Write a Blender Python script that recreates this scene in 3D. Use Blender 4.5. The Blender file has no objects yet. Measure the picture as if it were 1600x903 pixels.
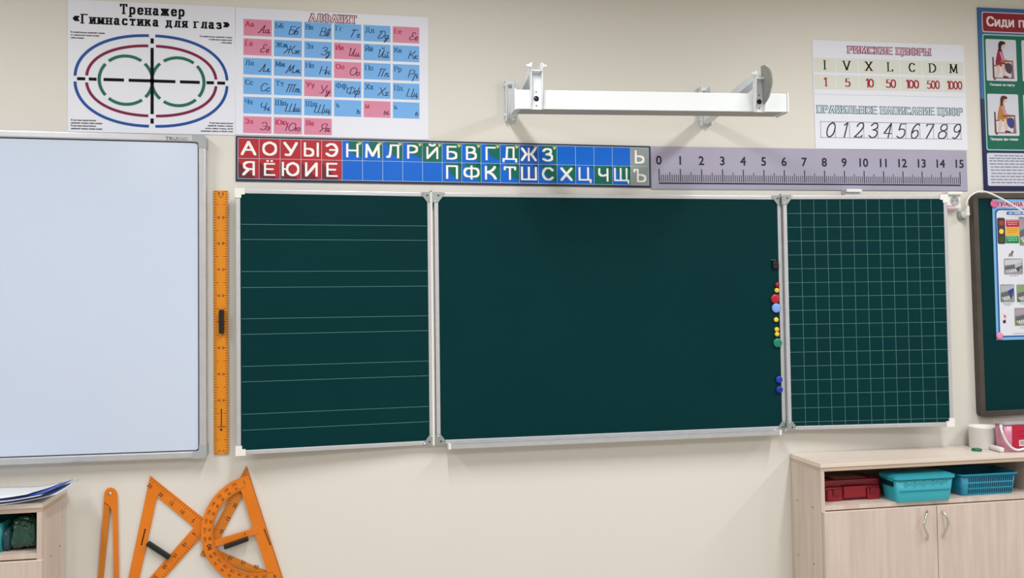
import bpy, bmesh, math, random
from mathutils import Vector, Matrix, noise
random.seed(7)
S = bpy.context.scene
COL = S.collection
# ---------------------------------------------------------------- camera, light, exposure
FOC = 1350.0; YAW, PITCH, ROLL = 0.1786, 0.0314, -0.0131
CAM = Vector((-0.3244, -3.4327, 1.4903)); PPY = -21.49
def _ray(u, w):
    c, s = math.cos(-ROLL), math.sin(-ROLL); u, w = c*u - s*w, s*u + c*w
    x, y, z = u, 1.0, -w
    c, s = math.cos(PITCH), math.sin(PITCH); y, z = c*y - s*z, s*y + c*z
    c, s = math.cos(YAW), math.sin(YAW); return Vector((c*x + s*y, -s*x + c*y, z))
_f = _ray(0, 0); _r = (_ray(1, 0) - _f).normalized(); _u = (_f - _ray(0, 1)).normalized(); _f.normalize()
cd = bpy.data.cameras.new('camera'); cam = bpy.data.objects.new('camera', cd); COL.objects.link(cam)
cd.sensor_width = 36; cd.lens = FOC*36/1600; cd.shift_y = PPY/1600; cd.clip_start = .05
M3 = Matrix((_r, _u, -_f)).transposed(); cam.matrix_world = Matrix.Translation(CAM) @ M3.to_4x4()
S.camera = cam
def ray(px, py): return _ray((px-800)/FOC, (py-451.5-PPY)/FOC)
def hit(px, py, P, n):
    r = ray(px, py); return CAM + r*((P-CAM).dot(n)/r.dot(n))
def U(px, py, Y=0.0): return hit(px, py, Vector((0, Y, 0)), Vector((0, 1, 0)))
def UZ(px, py, z): return hit(px, py, Vector((0, 0, z)), Vector((0, 0, 1)))
def UX(px, py, x): return hit(px, py, Vector((x, 0, 0)), Vector((1, 0, 0)))

wd = bpy.data.worlds.new('world'); S.world = wd; wd.use_nodes = True
wd.node_tree.nodes['Background'].inputs[0].default_value = (.8, .85, .95, 1); wd.node_tree.nodes['Background'].inputs[1].default_value = .3
S.view_settings.view_transform = 'Standard'; S.view_settings.look = 'None'; S.view_settings.gamma = 1
S.view_settings.exposure = 0.0; S.view_settings.use_curve_mapping = False
LAMP_W = 26.2
def lamp(x, y, w=LAMP_W):      # the room's 1.2 m ceiling luminaires, long side towards the board wall
    l = bpy.data.lights.new('ceiling_luminaire', 'AREA'); l.spread = math.radians(170); l.shape = 'RECTANGLE'; l.size = .13; l.size_y = 1.2
    l.energy = w; l.color = (1.0, .99, .975)
    o = bpy.data.objects.new('ceiling_luminaire', l); COL.objects.link(o); o.location = (x, y, 2.98)
for lx in (-2.03, -.10, 1.83, 3.76):
    for ly, lw_ in ((-1.6, 1.2), (-4.6, 1.3)): lamp(lx, ly, LAMP_W*lw_)

# ---------------------------------------------------------------- materials
def lin(h):
    h = h.lstrip('#'); c = [int(h[i:i+2], 16)/255 for i in (0, 2, 4)]
    return [x/12.92 if x <= .04045 else ((x+.055)/1.055)**2.4 for x in c]
_mats = {}
def mat(name, hexc, rough=.5, metal=0.0, var=.04, scale=8.0, bump=0.0, bscale=200.0, stretch=(1, 1, 1), hex2=None, spec=.5, coat=0, trans=0, alpha=1.0):
    if name in _mats: return _mats[name]
    m = bpy.data.materials.new(name); m.use_nodes = True; nt = m.node_tree; b = nt.nodes['Principled BSDF']
    c = lin(hexc); c2 = lin(hex2) if hex2 else [x*(1-var*2) for x in c]
    tc = nt.nodes.new('ShaderNodeTexCoord'); mp = nt.nodes.new('ShaderNodeMapping'); mp.inputs['Scale'].default_value = stretch
    nz = nt.nodes.new('ShaderNodeTexNoise'); nz.inputs['Scale'].default_value = scale; nz.inputs['Detail'].default_value = 4
    mx = nt.nodes.new('ShaderNodeMix'); mx.data_type = 'RGBA'
    mx.inputs[6].default_value = (*c2, 1); mx.inputs[7].default_value = (*c, 1)
    mr = nt.nodes.new('ShaderNodeMapRange'); mr.inputs[1].default_value = .35; mr.inputs[2].default_value = .65
    L = nt.links.new
    L(tc.outputs['Object'], mp.inputs[0]); L(mp.outputs[0], nz.inputs['Vector']); L(nz.outputs[0], mr.inputs[0]); L(mr.outputs[0], mx.inputs[0]); L(mx.outputs[2], b.inputs['Base Color'])
    b.inputs['Roughness'].default_value = rough; b.inputs['Metallic'].default_value = metal
    b.inputs['Specular IOR Level'].default_value = spec; b.inputs['Coat Weight'].default_value = coat; b.inputs['Transmission Weight'].default_value = trans; b.inputs['Alpha'].default_value = alpha
    if bump:
        n2 = nt.nodes.new('ShaderNodeTexNoise'); n2.inputs['Scale'].default_value = bscale; n2.inputs['Detail'].default_value = 3
        bp = nt.nodes.new('ShaderNodeBump'); bp.inputs['Strength'].default_value = bump; bp.inputs['Distance'].default_value = .002
        L(mp.outputs[0], n2.inputs['Vector']); L(n2.outputs[0], bp.inputs['Height']); L(bp.outputs[0], b.inputs['Normal'])
    _mats[name] = m; return m
WALL = mat('wall_paint', '#dcdad4', .75, var=.008, scale=1.5, bump=.06, bscale=120, spec=.3)
CEIL = mat('ceiling_white', '#e6e4de', .8, var=.02)
FLOOR = mat('floor_linoleum', '#bdb6ab', .45, var=.08, scale=14)
GREEN = mat('chalkboard_green', '#053236', .55, var=.03, scale=3, spec=.06)
ALU = mat('brushed_aluminium', '#c9ccd2', .42, metal=.55, var=.03, stretch=(1, 1, 1), scale=30)
STEEL = mat('zinc_steel', '#a9b2b4', .38, metal=.7, var=.06, scale=60)
WPLAST = mat('white_plastic', '#e9e9e6', .4, var=.01)
WENAMEL = mat('white_enamel', '#e3e9ee', .38, var=.01)
GREYPL = mat('grey_plastic', '#a4aaae', .5, var=.02)
DARKSEAL = mat('dark_seal', '#1b2430', .6)
WBOARD = mat('whiteboard_enamel', '#c9d6ec', .2, var=.008, scale=1.2, spec=.4)  # slightly blue enamel, with the cool window reflection mixed into its colour
WOOD = mat('pale_wood_laminate', '#d3c4bb', .5, var=.05, scale=7, stretch=(5, 5, .35), hex2='#c6b5ab', bump=.03, bscale=40)
WOODTOP = mat('pale_wood_worktop', '#e2d8cf', .35, var=.04, scale=6, stretch=(.4, 5, 5), hex2='#dbcdc2')
WOODEDGE = mat('wood_edge_band', '#c2ae9c', .5, var=.04, scale=6)
ORANGE = mat('orange_wood', '#e27c0c', .45, var=.03, scale=5, hex2='#d87306')
ORANGEDK = mat('orange_wood_dark', '#c97616', .5, var=.03, scale=6)
INKBROWN = mat('brown_tick_ink', '#5a2c06', .6)
BLACK = mat('black_plastic', '#121314', .35)
INK = mat('black_ink', '#0b0b12', .7, spec=.15)
NAVY = mat('navy_ink', '#20244a', .6)
PAPER = mat('white_paper', '#e2e6f4', .55, var=.006)
CHROME = mat('chrome', '#d5d2cc', .15, metal=1, var=.01)
BROWNF = mat('brown_anodised', '#534c46', .45, metal=.35, var=.08, scale=10)
_cm = {}
def C(h, rough=.55):
    k = (h, rough)
    if k not in _cm: _cm[k] = mat('print_%s_%d' % (h.strip('#'), int(rough*100)), h, rough, var=.01, spec=.25)
    return _cm[k]

# ---------------------------------------------------------------- mesh builder
ORIG = {}
class Frame:                      # a flat sheet: u to the right, v down, w out of the wall (metres)
    def __init__(s, O, ex, up=Vector((0, 0, 1))):
        s.O = Vector(O); s.ex = Vector(ex).normalized(); s.up = Vector(up).normalized(); s.n = s.ex.cross(s.up)
    def __call__(s, u, v, w=0.0): return s.O + s.ex*u - s.up*v + s.n*w
    def px(s, x, y):
        d = hit(x, y, s.O, s.n) - s.O; return d.dot(s.ex), -d.dot(s.up)
def sheet(Y, tl, tr=None, bl=None, ang=None):
    a = U(*tl, Y); 
    if ang is None:
        b = U(*tr, Y); ex = b-a
    else: ex = Vector((math.cos(ang), 0, math.sin(ang)))
    up = Vector((-ex.z, 0, ex.x)); F = Frame(a, ex, up)
    if tr: F.W = F.px(*tr)[0]
    if bl: F.H = F.px(*bl)[1]
    return F
def wallframe(Y=0.0): return Frame((0, Y, 0), (1, 0, 0))
def hull(pts):
    pts = sorted(set((round(a, 6), round(b, 6)) for a, b in pts))
    if len(pts) < 3: return pts
    def half(ps):
        h = []
        for p in ps:
            while len(h) >= 2 and (h[-1][0]-h[-2][0])*(p[1]-h[-2][1]) - (h[-1][1]-h[-2][1])*(p[0]-h[-2][0]) <= 0: h.pop()
            h.append(p)
        return h
    a = half(pts); b = half(pts[::-1]); return a[:-1]+b[:-1]
def smooth(pts, k=4, closed=False):
    n = len(pts); out = []
    P = [Vector(p) for p in pts]
    for i in range(n if closed else n-1):
        a, b, c, d = (P[(i-1) % n], P[i], P[(i+1) % n], P[(i+2) % n]) if closed else (P[max(i-1, 0)], P[i], P[i+1], P[min(i+2, n-1)])
        for j in range(k):
            t = j/k; out.append(.5*((2*b) + (c-a)*t + (2*a-5*b+4*c-d)*t*t + (3*b-a-3*c+d)*t**3))
    if not closed: out.append(P[-1])
    return [tuple(p) for p in out]
class MB:
    def __init__(s): s.v = []; s.f = []; s.m = []; s.s = []; s.mats = []
    def mi(s, m):
        if m not in s.mats: s.mats.append(m)
        return s.mats.index(m)
    def add(s, vs, fs, m, sm=False):
        o = len(s.v); s.v += [Vector(v) for v in vs]; i = s.mi(m)
        for f in fs: s.f.append([o+k for k in f]); s.m.append(i); s.s.append(sm)
        return s
    def box(s, x0, x1, y0, y1, z0, z1, m, bev=0.0):
        return s.fbox(Frame((0, 0, 0), (1, 0, 0)), x0, x1, -z1, -z0, -y1, -y0, m, bev)
    def fbox(s, F, u0, u1, v0, v1, w0, w1, m, bev=0.0):
        u0, u1 = min(u0, u1), max(u0, u1); v0, v1 = min(v0, v1), max(v0, v1); w0, w1 = min(w0, w1), max(w0, w1)
        b = bmesh.new(); bmesh.ops.create_cube(b, size=1)
        for v in b.verts: v.co = Vector(((u0+u1)/2+v.co.x*(u1-u0), (v0+v1)/2+v.co.y*(v1-v0), (w0+w1)/2+v.co.z*(w1-w0)))
        if bev: bmesh.ops.bevel(b, geom=b.edges[:], offset=bev, segments=2, profile=.6, affect='EDGES')
        b.verts.index_update()
        # (u,v,w) with v down is left handed: flip faces
        s.add([F(*v.co) for v in b.verts], [[v.index for v in reversed(f.verts)] for f in b.faces], m); b.free(); return s
    def poly(s, F, pts, w, m): return s.prism(F, pts, None, w, m)
    def prism(s, F, pts, w0, w1, m, sm=False):           # outline (u,v) between depths w0 and w1 (w0 None: print only)
        a = sum(pts[i][0]*pts[(i+1) % len(pts)][1]-pts[(i+1) % len(pts)][0]*pts[i][1] for i in range(len(pts)))
        if a > 0: pts = pts[::-1]
        n = len(pts); top = [F(u, v, w1) for u, v in pts]
        if w0 is None: return s.add(top, [list(range(n))], m)
        bot = [F(u, v, w0) for u, v in pts]
        s.add(top+bot, [list(range(n)), [2*n-1-i for i in range(n)]], m)
        return s.add(top+bot, [[i, n+i, n+(i+1) % n, (i+1) % n] for i in range(n)], m, sm)
    def holed(s, F, outer, inner, w0, w1, m):             # outer and inner loops with matching counts
        n = len(outer); A = [F(u, v, w1) for u, v in outer]; B = [F(u, v, w1) for u, v in inner]
        A2 = [F(u, v, w0) for u, v in outer]; B2 = [F(u, v, w0) for u, v in inner]; fs = []
        for i in range(n):
            j = (i+1) % n
            fs += [[i, j, n+j, n+i], [2*n+i, 3*n+i, 3*n+j, 2*n+j], [i, 2*n+i, 2*n+j, j], [n+i, n+j, 3*n+j, 3*n+i]]
        o = len(s.f); s.add(A+B+A2+B2, fs, m)
        area = sum(outer[i][0]*outer[(i+1) % n][1]-outer[(i+1) % n][0]*outer[i][1] for i in range(n))
        if area > 0: s.f[o:] = [f[::-1] for f in s.f[o:]]
        return s
    def rect(s, F, u0, v0, u1, v1, w, m): return s.poly(F, [(u0, v0), (u1, v0), (u1, v1), (u0, v1)], w, m)
    def rrect(s, F, u0, v0, u1, v1, r, w, m, w0=None, seg=4):
        return s.prism(F, rr(u0, v0, u1, v1, r, seg), w0, w, m)
    def arc(s, F, cu, cv, ru, rv, th, a0, a1, w, m, n=40, e=1.0):  # printed ring piece
        pt = []
        for sgn in (1, -1):
            for i in range(n+1):
                t = a0+(a1-a0)*(i if sgn == 1 else n-i)/n
                pt.append((cu+(ru+sgn*th/2)*math.copysign(abs(math.cos(t))**e, math.cos(t)), cv-(rv+sgn*th/2)*math.copysign(abs(math.sin(t))**e, math.sin(t))))
        N = len(pt); vs = [F(u, v, w) for u, v in pt]
        return s.add(vs, [[i, N-1-i, N-2-i, i+1][::(1 if a1 > a0 else -1)] for i in range(n)], m)
    def disc(s, F, cu, cv, r, w, m, n=24, w0=None, rv=None):
        return s.prism(F, [(cu+r*math.cos(2*math.pi*i/n), cv+(rv or r)*math.sin(2*math.pi*i/n)) for i in range(n)], w0, w, m, True)
    def nib(s, F, pts, wd, th, w, m, n0=0):
        for i in range(len(pts)-1):
            (a, b), (c, d) = pts[i][:2], pts[i+1][:2]
            h = hull([(x+sx*wd/2, y+sy*th/2) for x, y in ((a, b), (c, d)) for sx in (-1, 1) for sy in (-1, 1)])
            if len(h) > 2: s.poly(F, h, w+2.5e-6*(i+n0), m)
        return s
    def line(s, F, a, b, th, w, m):
        d = Vector((b[0]-a[0], b[1]-a[1])); n = Vector((-d.y, d.x)).normalized()*th/2
        return s.poly(F, [(a[0]+n.x, a[1]+n.y), (b[0]+n.x, b[1]+n.y), (b[0]-n.x, b[1]-n.y), (a[0]-n.x, a[1]-n.y)], w, m)
    def tube(s, pts, r, m, n=10, caps=True):
        P = [Vector(p) for p in pts]; R = r if isinstance(r, (list, tuple)) else [r]*len(P); vs = []; fs = []
        up = None
        for i, p in enumerate(P):
            t = (P[min(i+1, len(P)-1)]-P[max(i-1, 0)]).normalized()
            if up is None: up = t.orthogonal().normalized()
            up = (up-t*up.dot(t)).normalized(); b = t.cross(up)
            vs += [p+(up*math.cos(2*math.pi*k/n)+b*math.sin(2*math.pi*k/n))*R[i] for k in range(n)]
        for i in range(len(P)-1):
            for k in range(n): fs.append([i*n+k, i*n+(k+1) % n, (i+1)*n+(k+1) % n, (i+1)*n+k])
        s.add(vs, fs, m, True)
        if caps: s.add(vs[:n], [list(range(n))[::-1]], m); s.add(vs[-n:], [list(range(n))], m)
        return s
    def lathe(s, base, axis, prof, m, n=32):             # prof: (radius, height) along axis
        ax = Vector(axis).normalized(); a = ax.orthogonal().normalized(); b = ax.cross(a); vs = []; fs = []
        for r, h in prof: vs += [Vector(base)+ax*h+(a*math.cos(2*math.pi*k/n)+b*math.sin(2*math.pi*k/n))*r for k in range(n)]
        for i in range(len(prof)-1):
            for k in range(n): fs.append([i*n+k, i*n+(k+1) % n, (i+1)*n+(k+1) % n, (i+1)*n+k])
        s.add(vs, fs, m, True)
        if prof[0][0] > 1e-5: s.add(vs[:n], [list(range(n))[::-1]], m)
        if prof[-1][0] > 1e-5: s.add(vs[-n:], [list(range(n))], m)
        return s
    def build(s, name, parent=None, base=None):
        if parent is not None: base = ORIG[parent.name]
        elif base is None:
            lo = [min(v[i] for v in s.v) for i in range(3)]; hi = [max(v[i] for v in s.v) for i in range(3)]
            base = Vector(((lo[0]+hi[0])/2, (lo[1]+hi[1])/2, lo[2]))
        base = Vector(base)
        me = bpy.data.meshes.new(name); me.from_pydata([v-base for v in s.v], [], s.f)
        for m in s.mats: me.materials.append(m)
        me.polygons.foreach_set('material_index', s.m); me.polygons.foreach_set('use_smooth', s.s); me.update()
        o = bpy.data.objects.new(name, me); COL.objects.link(o)
        if parent is not None: o.parent = parent
        else: o.location = base
        ORIG[o.name] = base; return o
def rr(u0, v0, u1, v1, r, seg=4):
    out = []
    for cx, cy, a in ((u1-r, v0+r, -90), (u1-r, v1-r, 0), (u0+r, v1-r, 90), (u0+r, v0+r, 180)):
        for i in range(seg+1):
            t = math.radians(a+90*i/seg); out.append((cx+r*math.cos(t), cy+r*math.sin(t)))
    return out
def thing(name, label, cat, base, group=None):
    o = bpy.data.objects.new(name, None); COL.objects.link(o); o.location = base; o.empty_display_size = .05
    ORIG[o.name] = Vector(base); return tag(o, label, cat, group)
def tag(o, label, cat, group=None):
    o['label'] = label; o['category'] = cat
    if group: o['group'] = group
    return o
def struct(o): o['kind'] = 'structure'; return o

# ---------------------------------------------------------------- lettering: built-in sans font
_tc = {}
def sans(body, bold=0.0):
    k = (body, bold)
    if k not in _tc:
        cu = bpy.data.curves.new('t', 'FONT'); cu.body = body; cu.size = 1; cu.resolution_u = 3
        o = bpy.data.objects.new('t', cu); COL.objects.link(o); dg = bpy.context.evaluated_depsgraph_get(); dg.update()
        me = bpy.data.meshes.new_from_object(o.evaluated_get(dg))
        vs = [(v.co.x, v.co.y) for v in me.vertices]; fs = [list(p.vertices) for p in me.polygons]; nz = [p.normal.z for p in me.polygons]
        fs = [f if z > 0 else f[::-1] for f, z in zip(fs, nz)]
        bpy.data.objects.remove(o); bpy.data.curves.remove(cu); bpy.data.meshes.remove(me); _tc[k] = (vs, fs)
    return _tc[k]
def text(mb, F, body, u, v, cap, w, m, bold=0.0, align='l', width=None, rot=0.0):   # cap height in m, (u,v) baseline point
    if any('Ѐ' <= ch <= 'ӿ' for ch in body): return strokes(mb, F, body, u, v, cap, w, m, .12+bold*2.2, .11+bold*2, serif=False, width=width, align=align, gap=.24, xk=.92)
    vs, fs = sans(body)
    if not vs: return
    k = cap/.727; x0 = min(a for a, b in vs); x1 = max(a for a, b in vs)
    kx = width/(x1-x0) if width else k
    ox = {'l': x0, 'c': (x0+x1)/2, 'r': x1}[align]; c, sn = math.cos(rot), math.sin(rot); out = []; reps = [(0, 0)] if not bold else [(i*bold*k*.5, j*bold*k*.5) for i, j in ((-1, -1), (1, -1), (1, 1), (-1, 1), (0, 0), (0, 1.2), (1.2, 0), (-1.2, 0), (0, -1.2))]
    for a, b in vs:
        a = (a-ox)*kx; b = b*k; out.append(F(u+a*c-b*sn, v-(a*sn+b*c), w))
    for n_, (i, j) in enumerate(reps): mb.add([p+F.ex*i+F.up*j+F.n*(n_*6e-6) for p in out], fs, m)
def ctext(mb, F, body, u, v, cap, w, m, bold=0.0, rot=0.0, width=None):               # centred on (u,v)
    text(mb, F, body, u+cap/2*math.sin(rot), v+cap/2*math.cos(rot), cap, w, m, bold, 'c', width, rot)
# ---------------------------------------------------------------- lettering: stroke glyphs (x right, y up, cap height 1); 'c' marks a smooth stroke
O_ = ['c', (.4, 1), (.1, .82), (.02, .5), (.1, .18), (.4, 0), (.7, .18), (.78, .5), (.7, .82), (.4, 1)]
G = {
'А': [[(0, 0), (.4, 1), (.8, 0)], [(.16, .36), (.64, .36)]],
'Б': [[(.6, 1), (.05, 1), (.05, 0)], ['c', (.05, 0), (.4, 0), (.62, .12), (.62, .42), (.4, .56), (.05, .56)]],
'В': [[(.05, 0), (.05, 1)], ['c', (.05, 1), (.4, 1), (.56, .88), (.55, .66), (.38, .54), (.05, .54)], ['c', (.38, .54), (.62, .44), (.64, .14), (.42, 0), (.05, 0)]],
'Г': [[(.6, 1), (.05, 1), (.05, 0)]],
'Д': [[(.2, .02), (.25, 1), (.68, 1), (.68, .02)], [(0, -.18), (0, .02), (.85, .02), (.85, -.18)]],
'Е': [[(.6, 1), (.05, 1), (.05, 0), (.62, 0)], [(.05, .52), (.52, .52)]],
'Ж': [[(.55, 0), (.55, 1)], ['c', (0, 0), (.2, .3), (.35, .5), (.55, .5)], ['c', (.02, 1), (.2, .75), (.35, .52)], ['c', (1.1, 0), (.9, .3), (.75, .5), (.55, .5)], ['c', (1.08, 1), (.9, .75), (.75, .52)]],
'З': [['c', (.03, .82), (.25, 1), (.55, .92), (.55, .65), (.25, .53)], ['c', (.25, .53), (.6, .45), (.62, .12), (.3, 0), (.02, .15)]],
'И': [[(.05, 1), (.05, 0), (.7, 1), (.7, 0)]],
'К': [[(.05, 0), (.05, 1)], ['c', (.65, 1), (.45, .7), (.05, .5)], ['c', (.2, .55), (.5, .35), (.7, 0)]],
'Л': [['c', (0, .05), (.12, .05), (.2, .4), (.24, 1)], [(.24, 1), (.7, 1), (.7, 0)]],
'М': [[(.05, 0), (.08, 1), (.45, .1), (.82, 1), (.85, 0)]],
'Н': [[(.05, 0), (.05, 1)], [(.7, 0), (.7, 1)], [(.05, .5), (.7, .5)]],
'О': [O_],
'П': [[(.05, 0), (.05, 1), (.7, 1), (.7, 0)]],
'Р': [[(.05, 0), (.05, 1)], ['c', (.05, 1), (.4, 1), (.62, .85), (.6, .58), (.38, .45), (.05, .45)]],
'С': [['c', (.7, .8), (.5, .98), (.2, .92), (.03, .5), (.2, .08), (.5, .02), (.7, .2)]],
'Т': [[(.35, 0), (.35, 1)], [(0, .82), (0, 1), (.7, 1), (.7, .82)]],
'У': [[(0, 1), (.38, .35)], ['c', (.75, 1), (.45, .3), (.3, .02), (.08, .05)]],
'Ф': [[(.5, -.02), (.5, 1.02)], ['c', (.5, .85), (.15, .8), (.03, .5), (.15, .2), (.5, .15), (.85, .2), (.97, .5), (.85, .8), (.5, .85)]],
'Х': [[(0, 0), (.7, 1)], [(0, 1), (.7, 0)]],
'Ц': [[(.05, 1), (.05, 0), (.82, 0), (.82, -.2)], [(.65, 1), (.65, 0)]],
'Ч': [['c', (.05, 1), (.05, .6), (.25, .42), (.6, .52)], [(.62, 1), (.62, 0)]],
'Ш': [[(.05, 1), (.05, 0), (1, 0), (1, 1)], [(.52, 0), (.52, 1)]],
'Щ': [[(.05, 1), (.05, 0), (1.15, 0), (1.15, -.2)], [(.52, 0), (.52, 1)], [(1, 0), (1, 1)]],
'Ъ': [[(0, .85), (0, 1), (.25, 1), (.25, 0)], ['c', (.25, 0), (.6, 0), (.78, .15), (.76, .42), (.55, .55), (.25, .55)]],
'Ы': [[(.05, 1), (.05, 0)], ['c', (.05, 0), (.4, 0), (.55, .15), (.53, .42), (.35, .55), (.05, .55)], [(.85, 0), (.85, 1)]],
'Ь': [[(.05, 1), (.05, 0)], ['c', (.05, 0), (.4, 0), (.6, .15), (.58, .42), (.38, .55), (.05, .55)]],
'Э': [['c', (.03, .82), (.25, .98), (.52, .9), (.68, .5), (.52, .1), (.25, .02), (.02, .2)], [(.25, .5), (.66, .5)]],
'Ю': [[(.05, 0), (.05, 1)], [(.05, .5), (.33, .5)]]+[['c']+[(x+.32, y) for x, y in O_[1:]]],
'Я': [[(.65, 0), (.65, 1)], ['c', (.65, 1), (.3, 1), (.08, .85), (.1, .58), (.32, .45), (.65, .45)], [(.35, .45), (.02, 0)]],
'I': [[(.1, 0), (.1, 1)]], 'V': [[(0, 1), (.38, 0), (.76, 1)]], 'X': [[(0, 0), (.7, 1)], [(0, 1), (.7, 0)]], 'L': [[(.05, 1), (.05, 0), (.6, 0), (.6, .2)]],
'D': [[(.05, 0), (.05, 1)], ['c', (.05, 1), (.45, .98), (.75, .7), (.75, .3), (.45, .02), (.05, 0)]],
'0': [['c', (.3, 1), (.08, .8), (.03, .5), (.08, .2), (.3, 0), (.52, .2), (.57, .5), (.52, .8), (.3, 1)]],
'1': [[(.05, .82), (.25, 1), (.25, 0)]],
'2': [['c', (.05, .75), (.15, .95), (.4, .98), (.52, .75), (.35, .4), (.03, .03)], [(.03, .03), (.55, .03), (.56, .15)]],
'3': [['c', (.03, .82), (.25, 1), (.5, .88), (.48, .65), (.22, .53)], ['c', (.22, .53), (.54, .45), (.56, .12), (.27, 0), (.02, .15)]],
'4': [[(.4, 0), (.4, 1), (.02, .3), (.56, .3)]],
'5': [[(.5, .97), (.12, .97), (.08, .55)], ['c', (.08, .55), (.3, .63), (.54, .5), (.54, .15), (.27, 0), (.03, .12)]],
'6': [['c', (.5, .9), (.3, .98), (.08, .7), (.03, .3), (.15, .02), (.4, .02), (.54, .25), (.42, .52), (.2, .52), (.06, .35)]],
'7': [[(.03, .85), (.03, .97), (.55, .97), (.22, 0)]],
'8': [['c', (.3, .53), (.08, .65), (.1, .9), (.3, .98), (.5, .9), (.52, .65), (.3, .53), (.04, .4), (.04, .1), (.3, 0), (.56, .1), (.56, .4), (.3, .53)]],
'9': [['c', (.54, .65), (.4, .48), (.18, .48), (.05, .7), (.18, .97), (.42, .97), (.56, .7), (.5, .3), (.3, .02), (.08, .08)]],
'.': [[(0, 0), (.05, 0)]], ',': [[(.05, .02), (0, -.14)]], '-': [[(0, .35), (.28, .35)]], '!': [[(0, .3), (0, 1)], [(0, 0), (.03, 0)]],
'«': [[(.3, .75), (.05, .5), (.3, .25)], [(.6, .75), (.35, .5), (.6, .25)]],
'»': [[(.05, .75), (.3, .5), (.05, .25)], [(.35, .75), (.6, .5), (.35, .25)]],
}
G['Й'] = G['И']+[['c', (.2, 1.28), (.37, 1.16), (.55, 1.28)]]
G['Ё'] = G['Е']+[[(.2, 1.25), (.22, 1.25)], [(.45, 1.25), (.47, 1.25)]]
G['C'] = G['С']; G['M'] = G['М']
def _sc(g, k, kx=1.0): return [(['c'] if s_[0] == 'c' else [])+[(x*k*kx, y*k) for x, y in s_[(s_[0] == 'c'):]] for s_ in g]
for ch in list(G):
    if 'А' <= ch <= 'Я' or ch == 'Ё': G[ch.lower()] = _sc(G[ch], .68, 1.05)
G['а'] = [['c', (.08, .55), (.22, .68), (.42, .62), (.44, .45)], [(.44, .5), (.44, 0), (.54, 0)], ['c', (.44, .4), (.15, .36), (.03, .2), (.12, .02), (.3, .02), (.44, .18)]]
G['б'] = [['c', (.55, 1), (.2, .9), (.05, .55), (.05, .25), (.2, 0), (.42, .02), (.55, .25), (.48, .55), (.25, .62), (.07, .42)]]
G['е'] = [['c', (.04, .36), (.5, .36), (.48, .58), (.28, .68), (.08, .55), (.03, .3), (.15, .03), (.35, 0), (.52, .14)]]
G['ё'] = G['е']+[[(.15, .9), (.17, .9)], [(.38, .9), (.4, .9)]]
G['р'] = [[(.06, -.3), (.06, .68)], ['c', (.06, .58), (.25, .7), (.48, .6), (.55, .33), (.45, .05), (.25, 0), (.06, .1)]]
G['у'] = [[(0, .68), (.3, .05)], ['c', (.58, .68), (.35, .05), (.2, -.28), (.03, -.25)]]
G['ф'] = [[(.45, -.3), (.45, .95)], ['c', (.45, .62), (.2, .68), (.03, .35), (.2, 0), (.45, .06), (.7, 0), (.87, .35), (.7, .68), (.45, .62)]]
G[' '] = []
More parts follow.
